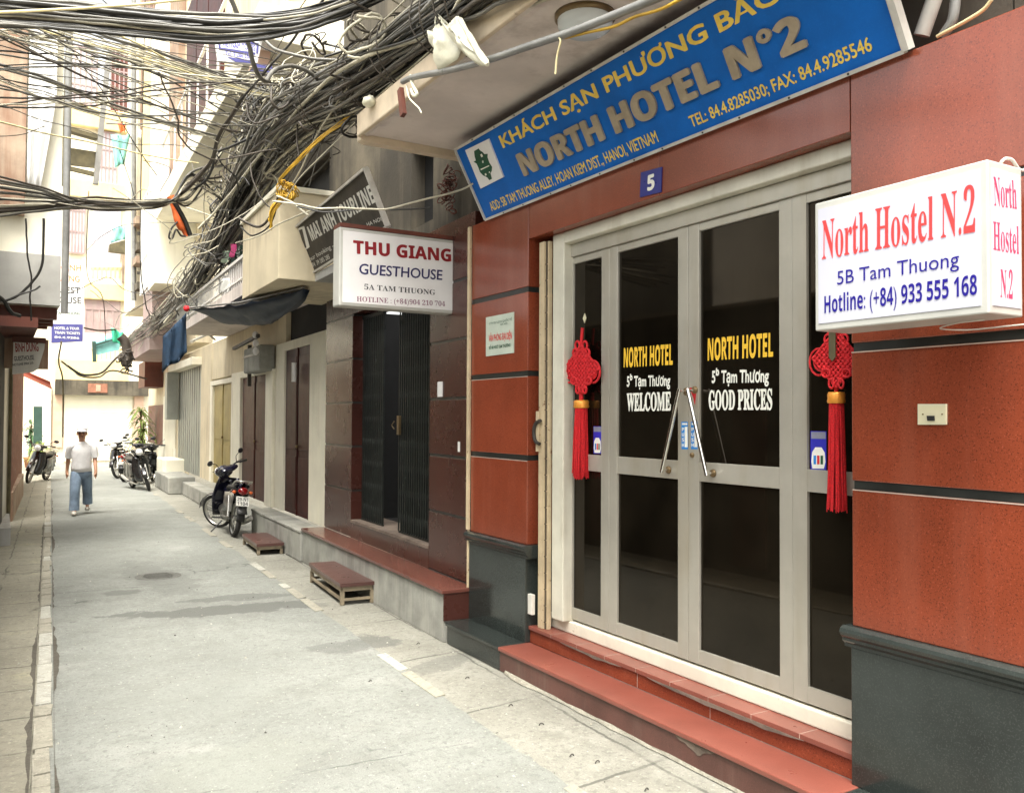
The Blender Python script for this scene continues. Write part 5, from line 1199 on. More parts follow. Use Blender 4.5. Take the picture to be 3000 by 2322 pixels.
for i in range(44):       # thin service wires crossing at every angle below the top swag
    mn = RND.choice(('cable_grey', 'cable_brown', 'cable_grey', 'cable_pale', 'cable_black')); y0 = RND.uniform(-10, 330); x1 = RND.uniform(620, 960); y1 = 395-(x1-620)*.55+RND.gauss(0, 30); sg = RND.uniform(-30, 45)
    if i % 5 == 0: x1 = RND.uniform(240, 520); y1 = y0+RND.uniform(-60, 130)
    p = [(-30+(x1+30)*t, y0+(y1-y0)*t+sg*math.sin(math.pi*t)+RND.gauss(0, 3)) for t in (0, .2, .4, .6, .8, 1)]
    cross(p, 7.2+RND.uniform(-.3, .8), 9.4+RND.uniform(-.8, 1.2), RND.choice((.004, .005, .006, .008)), mn, {'cable_black': 'black', 'cable_brown': 'brown', 'cable_grey': 'grey', 'cable_pale': 'pale'}[mn]+' thin service wire crossing the alley under the heavy top swag', 'thin service wires', jit=.012)
for i in range(20):       # mid swag that is tied at the orange tape
    mn = RND.choice(('cable_grey', 'cable_grey', 'cable_black', 'cable_brown', 'cable_pale')); y0 = RND.uniform(500, 640); mid = RND.uniform(-14, 22)
    p = [(-40, y0), (120, y0*.55+268), (260, 590+mid), (400, 596+mid*.8), (500, 588+mid*.25), (560, 560+RND.uniform(-60, 40)), (650, 500+RND.uniform(-80, 90))]
    cross(p, 8.6+RND.uniform(-.3, .3), 11.6, RND.choice((.008, .010, .013)), mn, {'cable_black': 'black', 'cable_brown': 'brown', 'cable_grey': 'grey', 'cable_pale': 'pale'}[mn]+' cable in the swag tied with orange tape', 'cables of the orange taped swag', jit=.01)
for i in range(9):        # fan of thin cables to the knot by the bundle
    mn = RND.choice(('cable_pale', 'cable_grey', 'cable_pale', 'cable_grey', 'cable_cream')); t = i/8
    p = [(-30+i*9, 55+90*t-40*(i % 3)), (150, 62+60*t), (330, 112+52*t), (500, 165+50*t), (640, 215+42*t), (760, 262+20*t), (840, 280+8*t)]
    cross(p, 8.0, 9.3, RND.choice((.007, .009, .012)), mn, {'cable_pale': 'pale', 'cable_grey': 'grey', 'cable_cream': 'cream'}[mn]+' thin cable in the loose fan across the alley', 'cables of the loose fan', jit=.01)
SING = [
 ([(-20, 38), (180, 28), (400, 14), (600, -8)], 6.6, 6.2, .010, 'cable_cream', 'cream cable rising across the very top of the alley'),
 ([(-20, 62), (160, 80), (350, 105), (520, 190), (700, 262), (860, 292)], 7.4, 9.6, .009, 'cable_cream', 'long cream cable slanting down over the lilac shutters'),
 ([(-20, 185), (130, 228), (280, 288), (430, 340), (560, 378), (640, 400)], 8.0, 11.0, .014, 'cable_grey', 'double grey cable slanting over the iron ladder frame'),
 ([(-20, 197), (130, 236), (280, 296), (430, 348), (560, 386), (640, 404)], 8.0, 11.0, .011, 'cable_pale', 'pale cable running beside the double grey one over the iron frame'),
 ([(-20, 352), (120, 388), (280, 420), (430, 455), (580, 478)], 8.4, 11.4, .008, 'cable_cream', 'cream cable passing under the iron ladder frame'),
 ([(-20, 120), (90, 108), (180, 98), (190, 95)], 8.6, 9.0, .007, 'cable_brown', 'short brown cable tied near the cream wall edge'),
 ([(-20, 128), (160, 178), (200, 190)], 8.6, 9.2, .006, 'cable_brown', 'thin brown cable before the white sheet covered wall'),
 ([(165, 50), (185, 98), (240, 190), (290, 252), (340, 330), (400, 430), (460, 515)], 9, 13, .007, 'cable_brown', 'thin dark cable running steeply past the orange rag'),
 ([(350, 440), (380, 530), (400, 600)], 13, 15, .006, 'cable_brown', 'thin dark wire dropping beside the lilac shutter'),
 ([(505, 585), (560, 540), (620, 470), (640, 400), (690, 320), (720, 265)], 11, 9, .022, 'cable_brown', 'thick brown cable branch climbing from the orange tape'),
 ([(560, 560), (610, 520), (632, 440), (640, 395)], 11.2, 10.6, .016, 'cable_black', 'black cable branch beside the thick brown one'),
 ([(640, 445), (700, 420), (760, 390), (800, 380)], 10.6, 9.6, .016, 'cable_black', 'black cable looping out of the bundle over the white beam'),
 ([(637, 455), (650, 480), (690, 520), (700, 560)], 10.6, 10.8, .010, 'cable_black', 'black loop hanging against the white beam'),
 ([(672, -12), (708, 70), (728, 130), (748, 200), (764, 228), (780, 238), (790, 222), (812, 202), (850, 193), (892, 204), (925, 228), (946, 262)], 6.8, 7.6, .020, 'cable_grey', 'thick smooth grey cable making a sharp bend before the billboard'),
 ([(770, 110), (800, 140), (840, 155), (900, 170), (1010, 180)], 7.4, 7.0, .014, 'cable_grey', 'grey cable bending behind the thick smooth grey one'),
 ([(955, -10), (900, 60), (840, 140), (800, 185), (700, 300)], 6.6, 8.6, .012, 'cable_black', 'straight black cable slanting down toward the white beam'),
 ([(1005, -10), (1060, 20), (1120, 60), (1130, 130), (1170, 180), (1190, 230)], 6.0, 6.0, .009, 'cable_brown', 'brown cable wrapped round the near end of the bundle'),
 ([(1080, 200), (1085, 240), (1098, 255), (1085, 295), (1065, 305)], 6.6, 6.6, .006, 'cable_pale', 'thin white wire tail hanging from the bundle'),
 ([(800, 590), (825, 592), (880, 600), (930, 610), (1000, 610), (1130, 612), (1220, 590), (1340, 560), (1400, 530)], 6.8, 6.1, .008, 'cable_pale', 'pale service cable strung before the dark tour sign'),
 ([(870, 605), (960, 622), (1060, 612), (1160, 615), (1260, 610)], 6.85, 6.4, .007, 'cable_black', 'black service cable strung before the dark tour sign'),
 ([(812, 575), (850, 590), (905, 632)], 8, 6.9, .010, 'cable_pale', 'stiff pale cable end pointing at the dark tour sign'),
 ([(690, 712), (760, 690), (830, 650), (930, 610)], 9.5, 7.0, .007, 'cable_pale', 'long pale service cable rising to the dark tour sign'),
 ([(1070, 330), (980, 420), (880, 520), (830, 600)], 6.8, 8.2, .005, 'cable_pale', 'thin pale wire slanting past the dark upper window'),
 ([(985, 400), (1010, 360), (1060, 320)], 6.9, 6.7, .005, 'cable_grey', 'thin grey wire above the dark tour sign'),
 ([(940, 420), (925, 480), (905, 545)], 7.6, 7.8, .004, 'cable_grey', 'thin bent wire before the dark upper window'),
 ([(720, 300), (745, 360), (860, 330), (870, 420), (880, 480)], 8.6, 8.2, .009, 'cable_brown', 'brown cable hanging loose below the main bundle'),
 ([(660, 640), (630, 700), (560, 720), (540, 750), (600, 740), (640, 720)], 11, 12, .008, 'cable_pale', 'pale loose cable loop over the plaster house'),
 ([(700, 640), (760, 665), (800, 620), (820, 560)], 9.2, 8.6, .014, 'cable_brown', 'brown cable loop swinging before the cream bay'),
 ([(705, 665), (740, 690), (790, 660), (812, 600)], 9.2, 8.6, .009, 'cable_black', 'black cable loop swinging before the cream bay'),
 ([(470, 560), (500, 500), (470, 480), (420, 470)], 12, 13, .006, 'cable_black', 'short black wire behind the orange taped knot'),
 ([(425, 0), (410, 700), (425, 880), (440, 925)], 16, 17, .010, 'cable_brown', 'dark hanging wire before the bay window'),
 ([(195, 1070), (235, 1095), (265, 1098), (300, 1090), (330, 1060), (355, 1035)], 24, 26, .03, 'cable_black', 'sagging black cable across the far end of the alley'),
 ([(180, 1058), (215, 1085), (240, 1102), (290, 1104), (330, 1085), (430, 1110)], 25, 27, .025, 'cable_brown', 'sagging brown cable across the far end of the alley'),
 ([(245, 960), (290, 968), (340, 965)], 26, 27, .025, 'cable_brown', 'thin brown cable behind the green plastic sheet'),
 ([(260, 560), (255, 800), (300, 870), (310, 1000)], 24, 27, .012, 'cable_brown', 'thin dark wire hanging before the far pink window'),
 ([(75, 640), (78, 700), (82, 760), (92, 820), (88, 870), (92, 940)], 12.5, 12.6, .011, 'cable_black', 'thick black cable dropping in front of the grey end wall'),
 ([(128, 640), (127, 710), (122, 780), (95, 825), (60, 860), (25, 878), (-15, 882)], 12.4, 12.5, .016, 'cable_black', 'thick black cable curving across the grey end wall'),
 ([(118, 838), (98, 850), (60, 862), (30, 875)], 12.4, 12.4, .012, 'cable_black', 'short black cable stub on the grey end wall'),
 ([(-15, 860), (15, 885), (32, 915), (60, 925)], 12.4, 12.6, .026, 'cable_black', 'fat black cable bend below the grey end wall'),
 ([(-20, 400), (60, 395), (130, 370)], 8.6, 9, .004, 'cable_brown', 'thin dark wire across the stained wall panel'),
 ([(180, 1000), (172, 1060), (184, 1120), (184, 1280)], 23, 24, .02, 'iron_olive', 'olive vertical cable beside the far cream shutter'),
]
for path, ya, yb, r, mn, lab in SING: cross(path, ya, yb, r, mn, lab, GRP, jit=.006)
for i in range(30):       # loose wires wandering between the bundle and the swags
    k = RND.randrange(3, 8); c0 = cen[k]+V((RND.gauss(0, .2), RND.gauss(0, .5), RND.gauss(0, .3))); q_ = RND.random()
    if q_ < .5: c1 = cen[min(9, k+RND.choice((1, 2)))]+V((RND.gauss(-.1, .35), RND.gauss(0, .5), RND.gauss(0, .4)))
    else: c1 = c0+V((RND.uniform(-2.0, -.3), RND.uniform(-.5, 2.5), RND.uniform(-.5, .7)))
    m_ = c0.lerp(c1, .5)+V((RND.gauss(-.1, .15), 0, RND.gauss(-.25, .3))); mn = RND.choice(('cable_grey', 'cable_pale', 'cable_black', 'cable_brown', 'cable_grey'))
    cable([c0, c0.lerp(m_, .5)+V((RND.gauss(0, .12), 0, RND.gauss(0, .12))), m_, c1.lerp(m_, .5)+V((RND.gauss(0, .12), 0, RND.gauss(0, .12))), c1], RND.choice((.004, .005, .006, .008)), mn, {'cable_black': 'black', 'cable_brown': 'brown', 'cable_grey': 'grey', 'cable_pale': 'pale'}[mn]+' loose wire straying in a slack curve out of the tangled bundle', 'stray loose wires', 6, jit=.02)
for k, t in ((1, .35), (1, .8), (2, .4), (2, .9), (3, .45), (6, .5), (7, .4)):   # binding wires round the bundle
    c0 = cen[k].lerp(cen[k+1], t); ax = (cen[k+1]-cen[k]).normalized(); u = ax.cross(V((0, 0, 1))).normalized(); v2 = ax.cross(u); R_ = rad[k]*(1-t)+rad[k+1]*t
    P = [c0+u*math.cos(a)*R_*1.04+v2*math.sin(a)*R_*1.04+ax*(.05*math.sin(a*1.5)+a*.012) for a in [i*.35 for i in range(40)]]+[c0-V((.1, 0, R_*1.5))]
    b = MB(); b.tube(P, .006, 5); tag(b.build('binding_wire', 'cable_brown', recalc=False), 'brown binding wire wound round the tangled cable bundle', 'wire', 'binding wires round the bundle')
# conduit, yellow cable and rope near the canopy
b = MB(); b.tube(catmull([onX(x, y, 2.33) for x, y in ((1180, 240), (1215, 226), (1330, 203), (1430, 176), (1560, 132), (1680, 92), (1800, 45), (1960, -20))], 5), .020, 10); tag(b.build('conduit_pipe', 'pipe_grey'), 'straight grey conduit pipe slung in front of the hotel canopy', 'pipe')
b = MB(); b.tube(catmull([onX(x, y, 2.34) for x, y in ((1655, 112), (1720, 96), (1800, 78), (1860, 50), (1935, 28), (2010, -10))], 5), .007, 6); tag(b.build('overhead_cable', 'cable_yellow'), 'bright yellow cable beside the grey conduit under the canopy lamp', 'cable', GRP)
b = MB(); b.tube(catmull([onX(x, y, 2.32) for x, y in ((1632, 104), (1641, 115), (1641, 128), (1632, 165), (1627, 218))], 5), .0055, 6); tag(b.build('cable_tie', 'cable_cream'), 'long cream cable tie tail hanging from the grey conduit', 'cable tie')
for i in range(3):
    o = i*4; p = [(1075+o, 318-o), (1010, 350+o*1.3), (930, 408+o*1.2), (870, 470+o), (818+o*.5, 524+o*.3), (826-o, 540)]
    cross(p, 6.9, 8.3, .0065, 'cable_yellow', 'dusty yellow cable in the strip hanging under the bundle', 'yellow cables', jit=.01)
b = MB()
for k in range(16):
    c0 = onY(RND.gauss(838, 10), RND.gauss(562, 16), 8.3); curl(c0, RND.uniform(.035, .07), .0065, 0, RND.uniform(1.5, 2.4), .7, .002)
for k in range(8):
    p = [onY(832+RND.uniform(-8, 8), 575, 8.3), onY(800+RND.uniform(-12, 12), 615+RND.uniform(-10, 10), 8.35), onY(786+RND.uniform(-6, 12), 640+RND.uniform(0, 35), 8.4)]; b.tube(catmull(p, 4), .008, 5)
tag(b.build('yellow_cable_coil', 'cable_yellow', recalc=False), 'bright yellow knotted cable coil hanging below the black bundle', 'cable coil')
ot = thing('orange_tape', 'orange tape and black clip binding the cable swag', 'tape', loc=onY(525, 620, 11))
b = MB(); b.tube(catmull([onY(x, y, 10.95) for x, y in ((500, 575), (513, 605), (522, 640), (535, 668), (548, 692))], 4), [.05]*8+[.055]*5+[.03]*4, 8); b.build('tape', 'tape_orange', ot)
b = MB(); b.tube(catmull([onY(x, y, 10.9) for x, y in ((508, 588), (530, 625), (545, 655), (558, 690))], 4), .028, 8)
b.tube(catmull([onY(x, y, 10.9) for x, y in ((520, 650), (502, 670), (495, 695), (505, 698), (516, 672), (530, 690), (545, 692))], 4), .012, 6); b.build('clip', 'cable_black', ot)
b = MB(); P = [onY(x, y, 25) for x, y in ((352, 985), (365, 1000), (372, 1030), (368, 1060), (358, 1068))]; b.tube(catmull(P, 4), [.12]*10+[.16]*5+[.08]*2, 9)
for k in range(14): curl(P[3]+V((RND.gauss(0, .08), 0, RND.gauss(0, .15))), .1, .02, 0)
tag(b.build('cable_end', 'cable_brown', recalc=False), 'thick frayed cable end hanging at the far end of the bundle', 'cable')
b = MB(); a_, c_ = onX(1173, 262, 2.34), onX(1182, 338, 2.34); b.bar(a_, c_, .05, .03); tag(b.build('junction_block', 'wood_brown'), 'flat brown junction block hanging at the end of the conduit', 'block')
b = MB(); b.tube(catmull([onX(x, y, 2.33) for x, y in ((1202, 222), (1210, 250), (1222, 276), (1212, 280), (1205, 262))], 4), .012, 6); b.tube(catmull([onX(x, y, 2.33) for x, y in ((1190, 250), (1198, 285), (1215, 305), (1228, 318), (1235, 332))], 4), .006, 6); b.ball(onX(1080, 298, 2.36), (.05, .07, .04), 0, 10, 7, .4)
tag(b.build('tied_cord', 'bag_plastic'), 'knotted pale cord tied round the end of the grey conduit', 'cord')
# white plastic bag snagged over the conduit
bg_ = thing('plastic_bag', 'torn white plastic bag snagged above the grey conduit pipe', 'bag', loc=onX(1340, 130, 2.3))
def bagsheet(out, x, seed):
    P = [onX(px, py, x) for px, py in out]; c = sum(P, V())/len(P); g = []
    rings = 6
    for k in range(rings+1):
        t = k/rings; row = []
        for i in range(len(P)+1):
            p = c.lerp(P[i % len(P)], t); row.append(p+V((-(1-t*t)*.05-.02*math.sin(i*2.1+k+seed)*(t*(1.2-t)*2), 0, .012*math.sin(i*3.3+seed)*t)))
        g.append(row)
    return g
for nm, out, x, sd_ in (('bag_side', ((1283, 50), (1302, 56), (1335, 110), (1352, 140), (1345, 178), (1284, 204), (1283, 162), (1262, 120), (1256, 90), (1272, 80)), 2.315, 0), ('bag_side', ((1286, 48), (1312, 66), (1328, 60), (1340, 46), (1352, 56), (1378, 98), (1386, 128), (1416, 170), (1433, 184), (1428, 197), (1404, 190), (1362, 164), (1330, 116)), 2.285, 2)):
    b = MB(); b.sheet(bagsheet(out, x, sd_), .003); b.build(nm, 'bag_plastic', bg_)
b = MB(); b.tube(catmull([onX(x, y, 2.26) for x, y in ((1342, 50), (1360, 80), (1380, 112), (1405, 158), (1428, 190))], 4), [.006]+[.010]*6+[.018]*5+[.022]*4+[.012], 8); b.build('twisted_end', 'bag_plastic', bg_)
b = MB()
for k in range(26): curl(onY(RND.gauss(1318, 11), RND.gauss(555, 26), 6.9), RND.uniform(.03, .07), .005, 0, RND.uniform(.8, 1.8), .7, .003)
tag(b.build('cable_coil', 'wood_brown', recalc=False), 'reddish brown coil of loose cable on the dirty concrete wall', 'cable coil')

# ================================================================== MOTORBIKES
def motorbike(label, rear, heading, steer, paint, group, lean=5, plate=None, round_lamp=False):
    """x forward, y to its left, origin under the rear wheel"""
    mw = Matrix.Translation(rear) @ Matrix.Rotation(heading, 4, 'Z') @ Matrix.Rotation(math.radians(lean), 4, 'X')
    t = thing('motorbike', label, 'motorbike', group, mw=mw)
    WB, RW = 1.21, .285
    axis_a = V((WB-.09, 0, RW+.0)); st_d = V((-.46, 0, .89)).normalized(); piv = V((WB-.05, 0, RW))
    S = Matrix.Translation(piv) @ Matrix.Rotation(steer, 4, st_d) @ Matrix.Translation(-piv)
    def wheel(c, xf):
        b = MB(mw @ xf); prof = []
        for k in range(11):
            a = math.pi*(k/10)*1.3-math.pi*.15; prof.append((RW-.035+.036*math.sin(a), .038*math.cos(a)))
        b.lathe(prof, 36, 0, c, 'y'); w_ = b.build('wheel', 'tyre', t)
        b = MB(mw @ xf); b.lathe([(RW-.055, -.022), (RW-.042, -.026), (RW-.036, 0), (RW-.042, .026), (RW-.055, .022), (RW-.055, -.022)], 36, 0, c, 'y'); b.lathe([(0, -.05), (.045, -.05), (.05, -.03), (.03, 0), (.05, .03), (.045, .05), (0, .05)], 16, 0, c, 'y')
        for k in range(24):
            a = 2*math.pi*k/24; d = V((math.cos(a), 0, math.sin(a))); a2 = a+(.22 if k % 2 else -.22); e = V((math.cos(a2), 0, math.sin(a2)))
            b.tube([V(c)+e*.045+V((0, .03*(1 if k % 4 < 2 else -1), 0)), V(c)+d*(RW-.05)], .0035, 4)
        b.build('rim', 'alloy', w_)
        return w_
    I = Matrix()
    wheel((0, 0, RW), I); wheel((WB, 0, RW), S)
    X = mw
    b = MB(X @ S)
    for s_ in (1, -1): b.tube([V((WB+.01, .055*s_, RW)), V((WB-.16, .055*s_, RW+.36))], [.022, .019], 8)
    b.build('fork', 'alloy', t)
    b = MB(X @ S); g = []
    for k in range(9):
        a = math.radians(15+k*19); g.append([(WB+(RW+.03)*math.cos(a)*1.02, .055*q_, RW+(RW+.035)*math.sin(a)-.012*abs(q_)) for q_ in (-1, -.5, 0, .5, 1)])
    b.sheet(g, .006); b.build('front_fender', paint, t)
    # steering head, handlebar cowl with headlamp, grips, mirrors
    hx, hz = WB-.33, RW+.70
    b = MB(X @ S); b.ball((hx+.04, 0, hz-.02), (.15, .13, .10), 0, 14, 10); b.ball((hx-.06, 0, hz+.02), (.12, .2, .055), 0, 14, 8); hd = b.build('handlebar_cowl', paint, t)
    b = MB(X @ S); b.ball((hx+.135, 0, hz-.02), (.06, .095, .075) if not round_lamp else (.07, .085, .085), 0, 14, 10); b.build('headlight', 'lamp_clear', hd)
    b = MB(X @ S); b.tube(catmull([V((hx-.14, .34, hz+.06)), V((hx-.06, .2, hz+.06)), V((hx-.02, 0, hz+.02)), V((hx-.06, -.2, hz+.06)), V((hx-.14, -.34, hz+.06))], 4), .012, 8); hb = b.build('handlebar', 'plastic_black', t)
    for s_ in (1, -1):
        b = MB(X @ S); b.cyl((hx-.10, .25*s_, hz+.06), (hx-.15, .37*s_, hz+.06), .019, 10); b.tube([(hx-.05, .22*s_, hz+.07), (hx-.06, .37*s_, hz+.075)], .006, 5); b.build('grip', 'plastic_black', hb)
        b = MB(X @ S); b.tube(catmull([V((hx-.07, .21*s_, hz+.07)), V((hx-.05, .25*s_, hz+.16)), V((hx-.05, .33*s_, hz+.2))], 3), .006, 6); b.ball((hx-.05, .385*s_, hz+.22), (.014, .065, .042), 0, 12, 8); b.build('mirror', 'plastic_black', hb)
    # leg shield and central body
    b = MB(X); g = []
    for k in range(8):
        u = k/7; zz = .24+.62*u; xx = WB-.20-.15*u-.02*math.sin(u*3); wd = .15+.06*math.sin(u*math.pi)
        g.append([(xx-.10*abs(q_)**2+.0, wd*q_, zz) for q_ in (-1, -.7, -.35, 0, .35, .7, 1)])
    b.sheet(g, .012); b.build('leg_shield', paint, t)
    b = MB(X); prof = [(WB-.30, .80, .05), (WB-.42, .62, .06), (WB-.58, .50, .07), (WB-.74, .50, .09), (WB-.90, .56, .12), (.22, .62, .13), (.02, .68, .12), (-.17, .74, .08), (-.28, .77, .035)]
    g = []
    for x, z, wd in prof:
        g.append([(x, wd*math.cos(a)*1.0, z+.085*math.sin(a)) for a in [2*math.pi*k/12 for k in range(13)]])
    b.sheet(g, .004); b.build('body', paint, t)
    for s_ in (1, -1):
        b = MB(X); g = [[(.42-.1*k, s_*(.115+.012*math.sin(k)), .66-.02*k+.05*k*.5-.10*j) for j in range(4)] for k in range(7)]; b.sheet(g, .01); b.build('side_panel', 'bike_silver', t)
    b = MB(X); g = []
    for k in range(10):
        u = k/9; x = .50-.70*u; z = .70+.09*u+.02*math.sin(u*6); wd = .085+.045*math.sin(min(1, u*1.3)*math.pi*.8)
        g.append([(x, wd*math.cos(a), z+.05*math.sin(a)) for a in [math.pi*2*j/10 for j in range(11)]])
    b.sheet(g, .004); b.build('seat', 'seat_black', t)
    b = MB(X); b.tube(catmull([V((-.05, .11, .80)), V((-.25, .12, .86)), V((-.34, .06, .87)), V((-.34, -.06, .87)), V((-.25, -.12, .86)), V((-.05, -.11, .80))], 4), .013, 8); b.build('grab_rail', 'alloy', t)
    b = MB(X); b.ball((-.29, 0, .72), (.05, .08, .058), 0, 14, 10); b.build('tail_light', 'tail_red', t)
    for s_ in (1, -1):
        b = MB(X); b.ball((-.25, .125*s_, .70), (.03, .03, .025), 0, 10, 7); b.build('indicator', 'tape_orange', t)
    b = MB(X); g = [[(-.15-.06*k, .075*q_, .60-.055*k) for q_ in (-1, 0, 1)] for k in range(5)]; b.sheet(g, .008)
    gg = []
    for k in range(7):
        a = math.radians(95+k*15); gg.append([((RW+.04)*math.cos(a), .06*q_, RW+(RW+.04)*math.sin(a)) for q_ in (-1, -.4, .4, 1)])
    b.sheet(gg, .006); b.build('rear_fender', 'plastic_black', t)
    pw = MB(X); A, B_, C_, D_ = V((-.345, .095, .50)), V((-.345, -.095, .50)), V((-.30, -.095, .64)), V((-.30, .095, .64)); pw.prism([A, B_, C_, D_], (.006, 0, 0)); pl_ = pw.build('license_plate', 'panel_grimy', t)
    if plate:
        for s_, z0, z1_ in ((plate[0], .575, .625), (plate[1], .512, .562)):
            f = lambda y, z: X @ V((-.345+.045*(z-.5)/.14-.002, y, z)); letter(pl_, s_, 'ink_dark', f(.08, z0), f(-.08, z0), f(.08, z1_), 'bold', nrm=(mw.to_3x3() @ V((-1, 0, .3))), lift=.001)
    b = MB(X); b.ball((.62, 0, .30), (.17, .11, .12), 0, 14, 9, .2); b.cyl((.72, 0, .32), (.93, 0, .36), .065, 14)
    for k in range(5): b.cyl((.77+.03*k, 0, .33+.006*k), (.782+.03*k, 0, .332+.006*k), .085, 12)
    b.tube([(.30, 0, .45), (.62, 0, .36)], .04, 8); b.tube([(.45, .11, .27), (0, .10, RW)], .022, 8); b.tube([(.45, -.11, .27), (0, -.10, RW)], .022, 8); b.box(.1, .5, .085, .10, .24, .36); b.build('engine', 'engine_grey', t)
    for s_ in (1, -1):
        b = MB(X); b.tube([(.0, .12*s_, RW+.02), (.1, .12*s_, .62)], .024, 10); b.build('shock_absorber', 'alloy', t)
    b = MB(X); b.tube(catmull([V((.9, -.06, .30)), V((.8, -.11, .17)), V((.5, -.13, .17)), V((.2, -.14, .21)), V((-.1, -.15, .27)), V((-.32, -.155, .33))], 4), [.018]*9+[.03]*3+[.045]*7+[.045, .03], 10); b.build('exhaust', 'alloy', t)
    b = MB(X); b.tube([(.48, -.26, .24), (.48, .26, .24)], .013, 8); b.tube([(.45, .10, .2), (.40, .26, .02)], .011, 8); b.build('foot_rest', 'plastic_black', t)
    return t
rear = onZ(683, 1572); rear.z = 0
front = onZ(636, 1556)
motorbike('dark navy motorbike parked on the pavement by the maroon doors', V((3.12, 13.65, 0)), math.atan2(1.0, .01), math.radians(44), 'paint_navy', 'parked motorbikes', 6, ('29-N1', '1104'))
MB_G = 'parked motorbikes'
f0 = onZ(425, 1430)
motorbike('black motorbike with its front wheel turned to the road, nearest of the far row', V((2.98, 24.15, 0)), math.atan2(-1.2, .2), math.radians(-20), 'paint_black', MB_G, 6, None, True)
motorbike('black motorbike showing a red tail light, second in the far row', V((3.2, 25.2, 0)), math.atan2(1.0, .5), math.radians(10), 'paint_black', MB_G, 6, ('29-H3', '2218'))
motorbike('dark motorbike with red tail light and silver sides, third in the far row', V((3.02, 26.4, 0)), math.atan2(1.0, .5), math.radians(8), 'paint_navy', MB_G, 6, ('30-K1', '5521'))
motorbike('motorbike at the end of the far row under the leafy pot plant', V((3.3, 29.0, 0)), math.atan2(-1.0, -.25), math.radians(-15), 'paint_black', MB_G, 6)
motorbike('dark motorbike facing the camera by the brick house wall', V((1.15, 28.1, 0)), math.atan2(-1.1, -.45), math.radians(8), 'paint_black', MB_G, -8, None, True)

# ================================================================== MAN WALKING
def skin_obj(name, mname, J, E, parent=None, sub=2, root=0):
    """J: {joint: (pos, radius)}; E: edges"""
    keys = list(J); me = bpy.data.meshes.new(name)
    inv = WM[parent.as_pointer()].inverted() if parent else Matrix()
    me.from_pydata([inv @ V(J[k][0]) for k in keys], [(keys.index(a), keys.index(c)) for a, c in E], [])
    o = bpy.data.objects.new(name, me); COL.objects.link(o); WM[o.as_pointer()] = WM[parent.as_pointer()] if parent else Matrix()
    if parent: o.parent = parent
    sk = o.modifiers.new('skin', 'SKIN'); sk.use_smooth_shade = True
    lay = me.skin_vertices[0] if len(me.skin_vertices) else None
    for i, k in enumerate(keys):
        r = J[k][1]; lay.data[i].radius = r if isinstance(r, tuple) else (r, r)
        lay.data[i].use_root = (i == root)
    s_ = o.modifiers.new('sub', 'SUBSURF'); s_.levels = sub; s_.render_levels = sub
    me.materials.append(MATS[mname]); return o
fp = onZ(233, 1506); 
PM = Matrix.Translation((fp.x+.02, fp.y, 0)) @ Matrix.Rotation(math.radians(180-6), 4, 'Z')    # local +y is the way he faces
pw = lambda x, y, z: PM @ V((x, y, z))
man = thing('person', 'man in white shirt, grey cap and blue trousers walking up the alley', 'person', mw=PM.copy())
# stride: his left foot (local -x when facing +y is his left => screen right) is lifted behind
J = {'pelvis': (pw(0, 0, .86), .075), 'waist': (pw(0, .01, 1.0), .075), 'chest': (pw(0, .02, 1.20), .08), 'neckbase': (pw(0, .02, 1.33), .055), 'neck': (pw(0, .035, 1.39), .05), 'head0': (pw(0, .06, 1.45), .068), 'head1': (pw(0, .075, 1.53), .082), 'head2': (pw(0, .065, 1.57), .06)}
E = [('pelvis', 'waist'), ('waist', 'chest'), ('chest', 'neckbase'), ('neckbase', 'neck'), ('neck', 'head0'), ('head0', 'head1'), ('head1', 'head2')]
for s_, nm, fy_, lift, ay in ((1, 'r', .17, 0, -.12), (-1, 'l', -.24, .09, .13)):
    J.update({'sh'+nm: (pw(.165*s_, .015, 1.285), .045), 'el'+nm: (pw(.225*s_, ay*.3-.02, 1.04), .042), 'wr'+nm: (pw(.245*s_, ay+.04, .82), .028), 'pa'+nm: (pw(.245*s_, ay+.055, .755), .034),
              'hi'+nm: (pw(.085*s_, 0, .80), .06), 'kn'+nm: (pw(.10*s_, fy_*.6+.04, .46), .055), 'an'+nm: (pw(.10*s_, fy_, .09+lift), .036), 'to'+nm: (pw(.11*s_, fy_+.15, .04+lift*.4), .03)})
    E += [('chest', 'sh'+nm), ('sh'+nm, 'el'+nm), ('el'+nm, 'wr'+nm), ('wr'+nm, 'pa'+nm), ('pelvis', 'hi'+nm), ('hi'+nm, 'kn'+nm), ('kn'+nm, 'an'+nm), ('an'+nm, 'to'+nm)]
    for k, (dx, dl) in enumerate(((-.022, .055), (-.008, .068), (.006, .07), (.02, .06))):
        J['f%s%d' % (nm, k)] = (pw(.245*s_+dx*.4, ay+.06+dx, .715), .0095); J['g%s%d' % (nm, k)] = (pw(.242*s_, ay+.068+dx, .755-.04-dl*.6), .008)
        E += [('pa'+nm, 'f%s%d' % (nm, k)), ('f%s%d' % (nm, k), 'g%s%d' % (nm, k))]
    J['th'+nm] = (pw(.225*s_, ay+.10, .745), .010); J['ti'+nm] = (pw(.222*s_, ay+.108, .71), .008); E += [('pa'+nm, 'th'+nm), ('th'+nm, 'ti'+nm)]
skin_obj('body', 'skin', J, E, man)
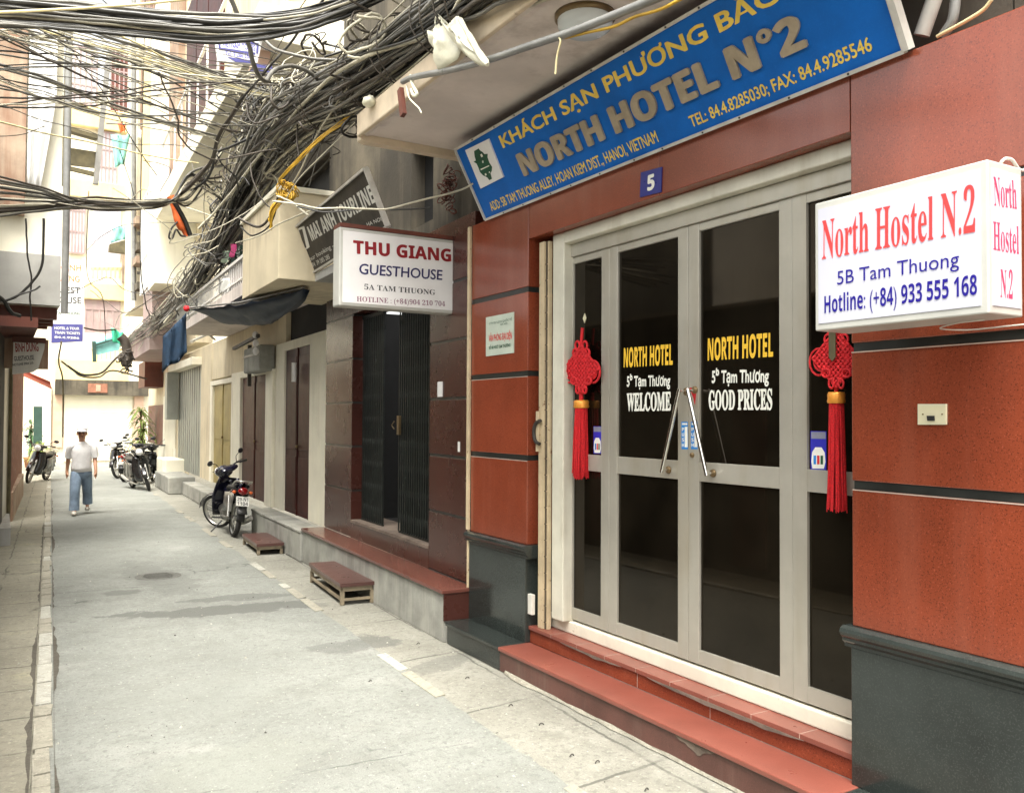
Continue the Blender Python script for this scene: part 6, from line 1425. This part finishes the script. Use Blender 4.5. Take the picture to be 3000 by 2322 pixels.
def loft(b, rings, n=18):
    """closed loft of ellipses (centre, rx, ry)"""
    vs = []; fs = []
    for k, (c, rx, ry) in enumerate(rings):
        for j in range(n):
            a = 2*math.pi*j/n; f = 1+.03*math.sin(a*5+k*1.7)+.05*noise.noise(V((math.cos(a)*1.6, math.sin(a)*1.6, k*.9)))
            vs.append(V(c)+V((rx*math.cos(a)*f, ry*math.sin(a)*f, .006*math.sin(a*3+k))))
    for k in range(len(rings)-1):
        for j in range(n): fs.append((k*n+j, k*n+(j+1) % n, (k+1)*n+(j+1) % n, (k+1)*n+j))
    fs += [tuple(range(n)), tuple(range((len(rings)-1)*n, len(rings)*n))]; b.add(vs, fs, 0, True)
b = MB(PM)
loft(b, [((0, .0, .80), .178, .125), ((0, .005, .88), .176, .125), ((0, .01, .99), .166, .12), ((0, .015, 1.12), .178, .125), ((0, .02, 1.22), .186, .12), ((0, .02, 1.29), .165, .095), ((0, .025, 1.335), .10, .075), ((0, .03, 1.36), .062, .062)])
for s_, ay in ((1, -.12), (-1, .13)):
    b.tube(catmull([V((.10*s_, .02, 1.28)), V((.17*s_, .015, 1.265)), V((.205*s_, ay*.15, 1.16)), V((.222*s_, ay*.25-.015, 1.06))], 3), [.07, .075, .078, .08, .08, .078, .075, .072, .07, .07], 12)
b.build('shirt', 'shirt', man)
b = MB(PM)
loft(b, [((0, 0, .66), .12, .10), ((0, 0, .74), .170, .118), ((0, 0, .82), .165, .115), ((0, .005, .90), .158, .11)])
for s_, fy_, lift in ((1, .17, 0), (-1, -.24, .09)):
    b.tube(catmull([V((.082*s_, 0, .78)), V((.090*s_, fy_*.35+.015, .62)), V((.10*s_, fy_*.6+.035, .46)), V((.103*s_, fy_*.85, .28+lift*.6)), V((.105*s_, fy_-.005, .09+lift))], 3), [.10, .10, .10, .099, .096, .092, .088, .086, .085, .085, .086, .088, .09], 14)
b.build('trousers', 'jeans', man)
for s_, fy_, lift in ((1, .17, 0), (-1, -.24, .09)):
    b = MB(PM); b.ball((.107*s_, fy_+.08, .045+lift*.5), (.045, .13, .045), 0, 14, 8); b.build('shoe', 'shoe', man)
b = MB(PM); b.ball((0, .055, 1.585), (.092, .105, .062), 0, 16, 10); g = [[(.075*math.sin(a)*(1+.12*k), .075+.085*math.cos(a)+.03*k, 1.572-.012*k) for a in [math.radians(-75+q_*15) for q_ in range(11)]] for k in range(3)]; b.sheet(g, .006); b.build('cap', 'hat', man)
b = MB(PM); b.ball((0, .03, 1.53), (.088, .085, .07), 0, 14, 9); b.build('hair', 'hair', man)
b = MB(PM)
for s_ in (1, -1): b.ball((.032*s_, .150, 1.515), (.016, .010, .009), 0, 8, 6); b.ball((.034*s_, .152, 1.537), (.024, .008, .006), 0, 8, 6)
b.ball((0, .146, 1.455), (.026, .012, .006), 0, 8, 6)
b.build('eye', 'hair', man)
b = MB(PM); b.ball((0, .155, 1.49), (.012, .018, .022), 0, 8, 6); b.ball((0, .135, 1.455), (.024, .012, .007), 0, 8, 6)
for s_ in (1, -1): b.ball((.082*s_, .06, 1.50), (.012, .022, .032), 0, 8, 6)
b.build('face_features', 'skin', man)
bpy.context.view_layer.update()
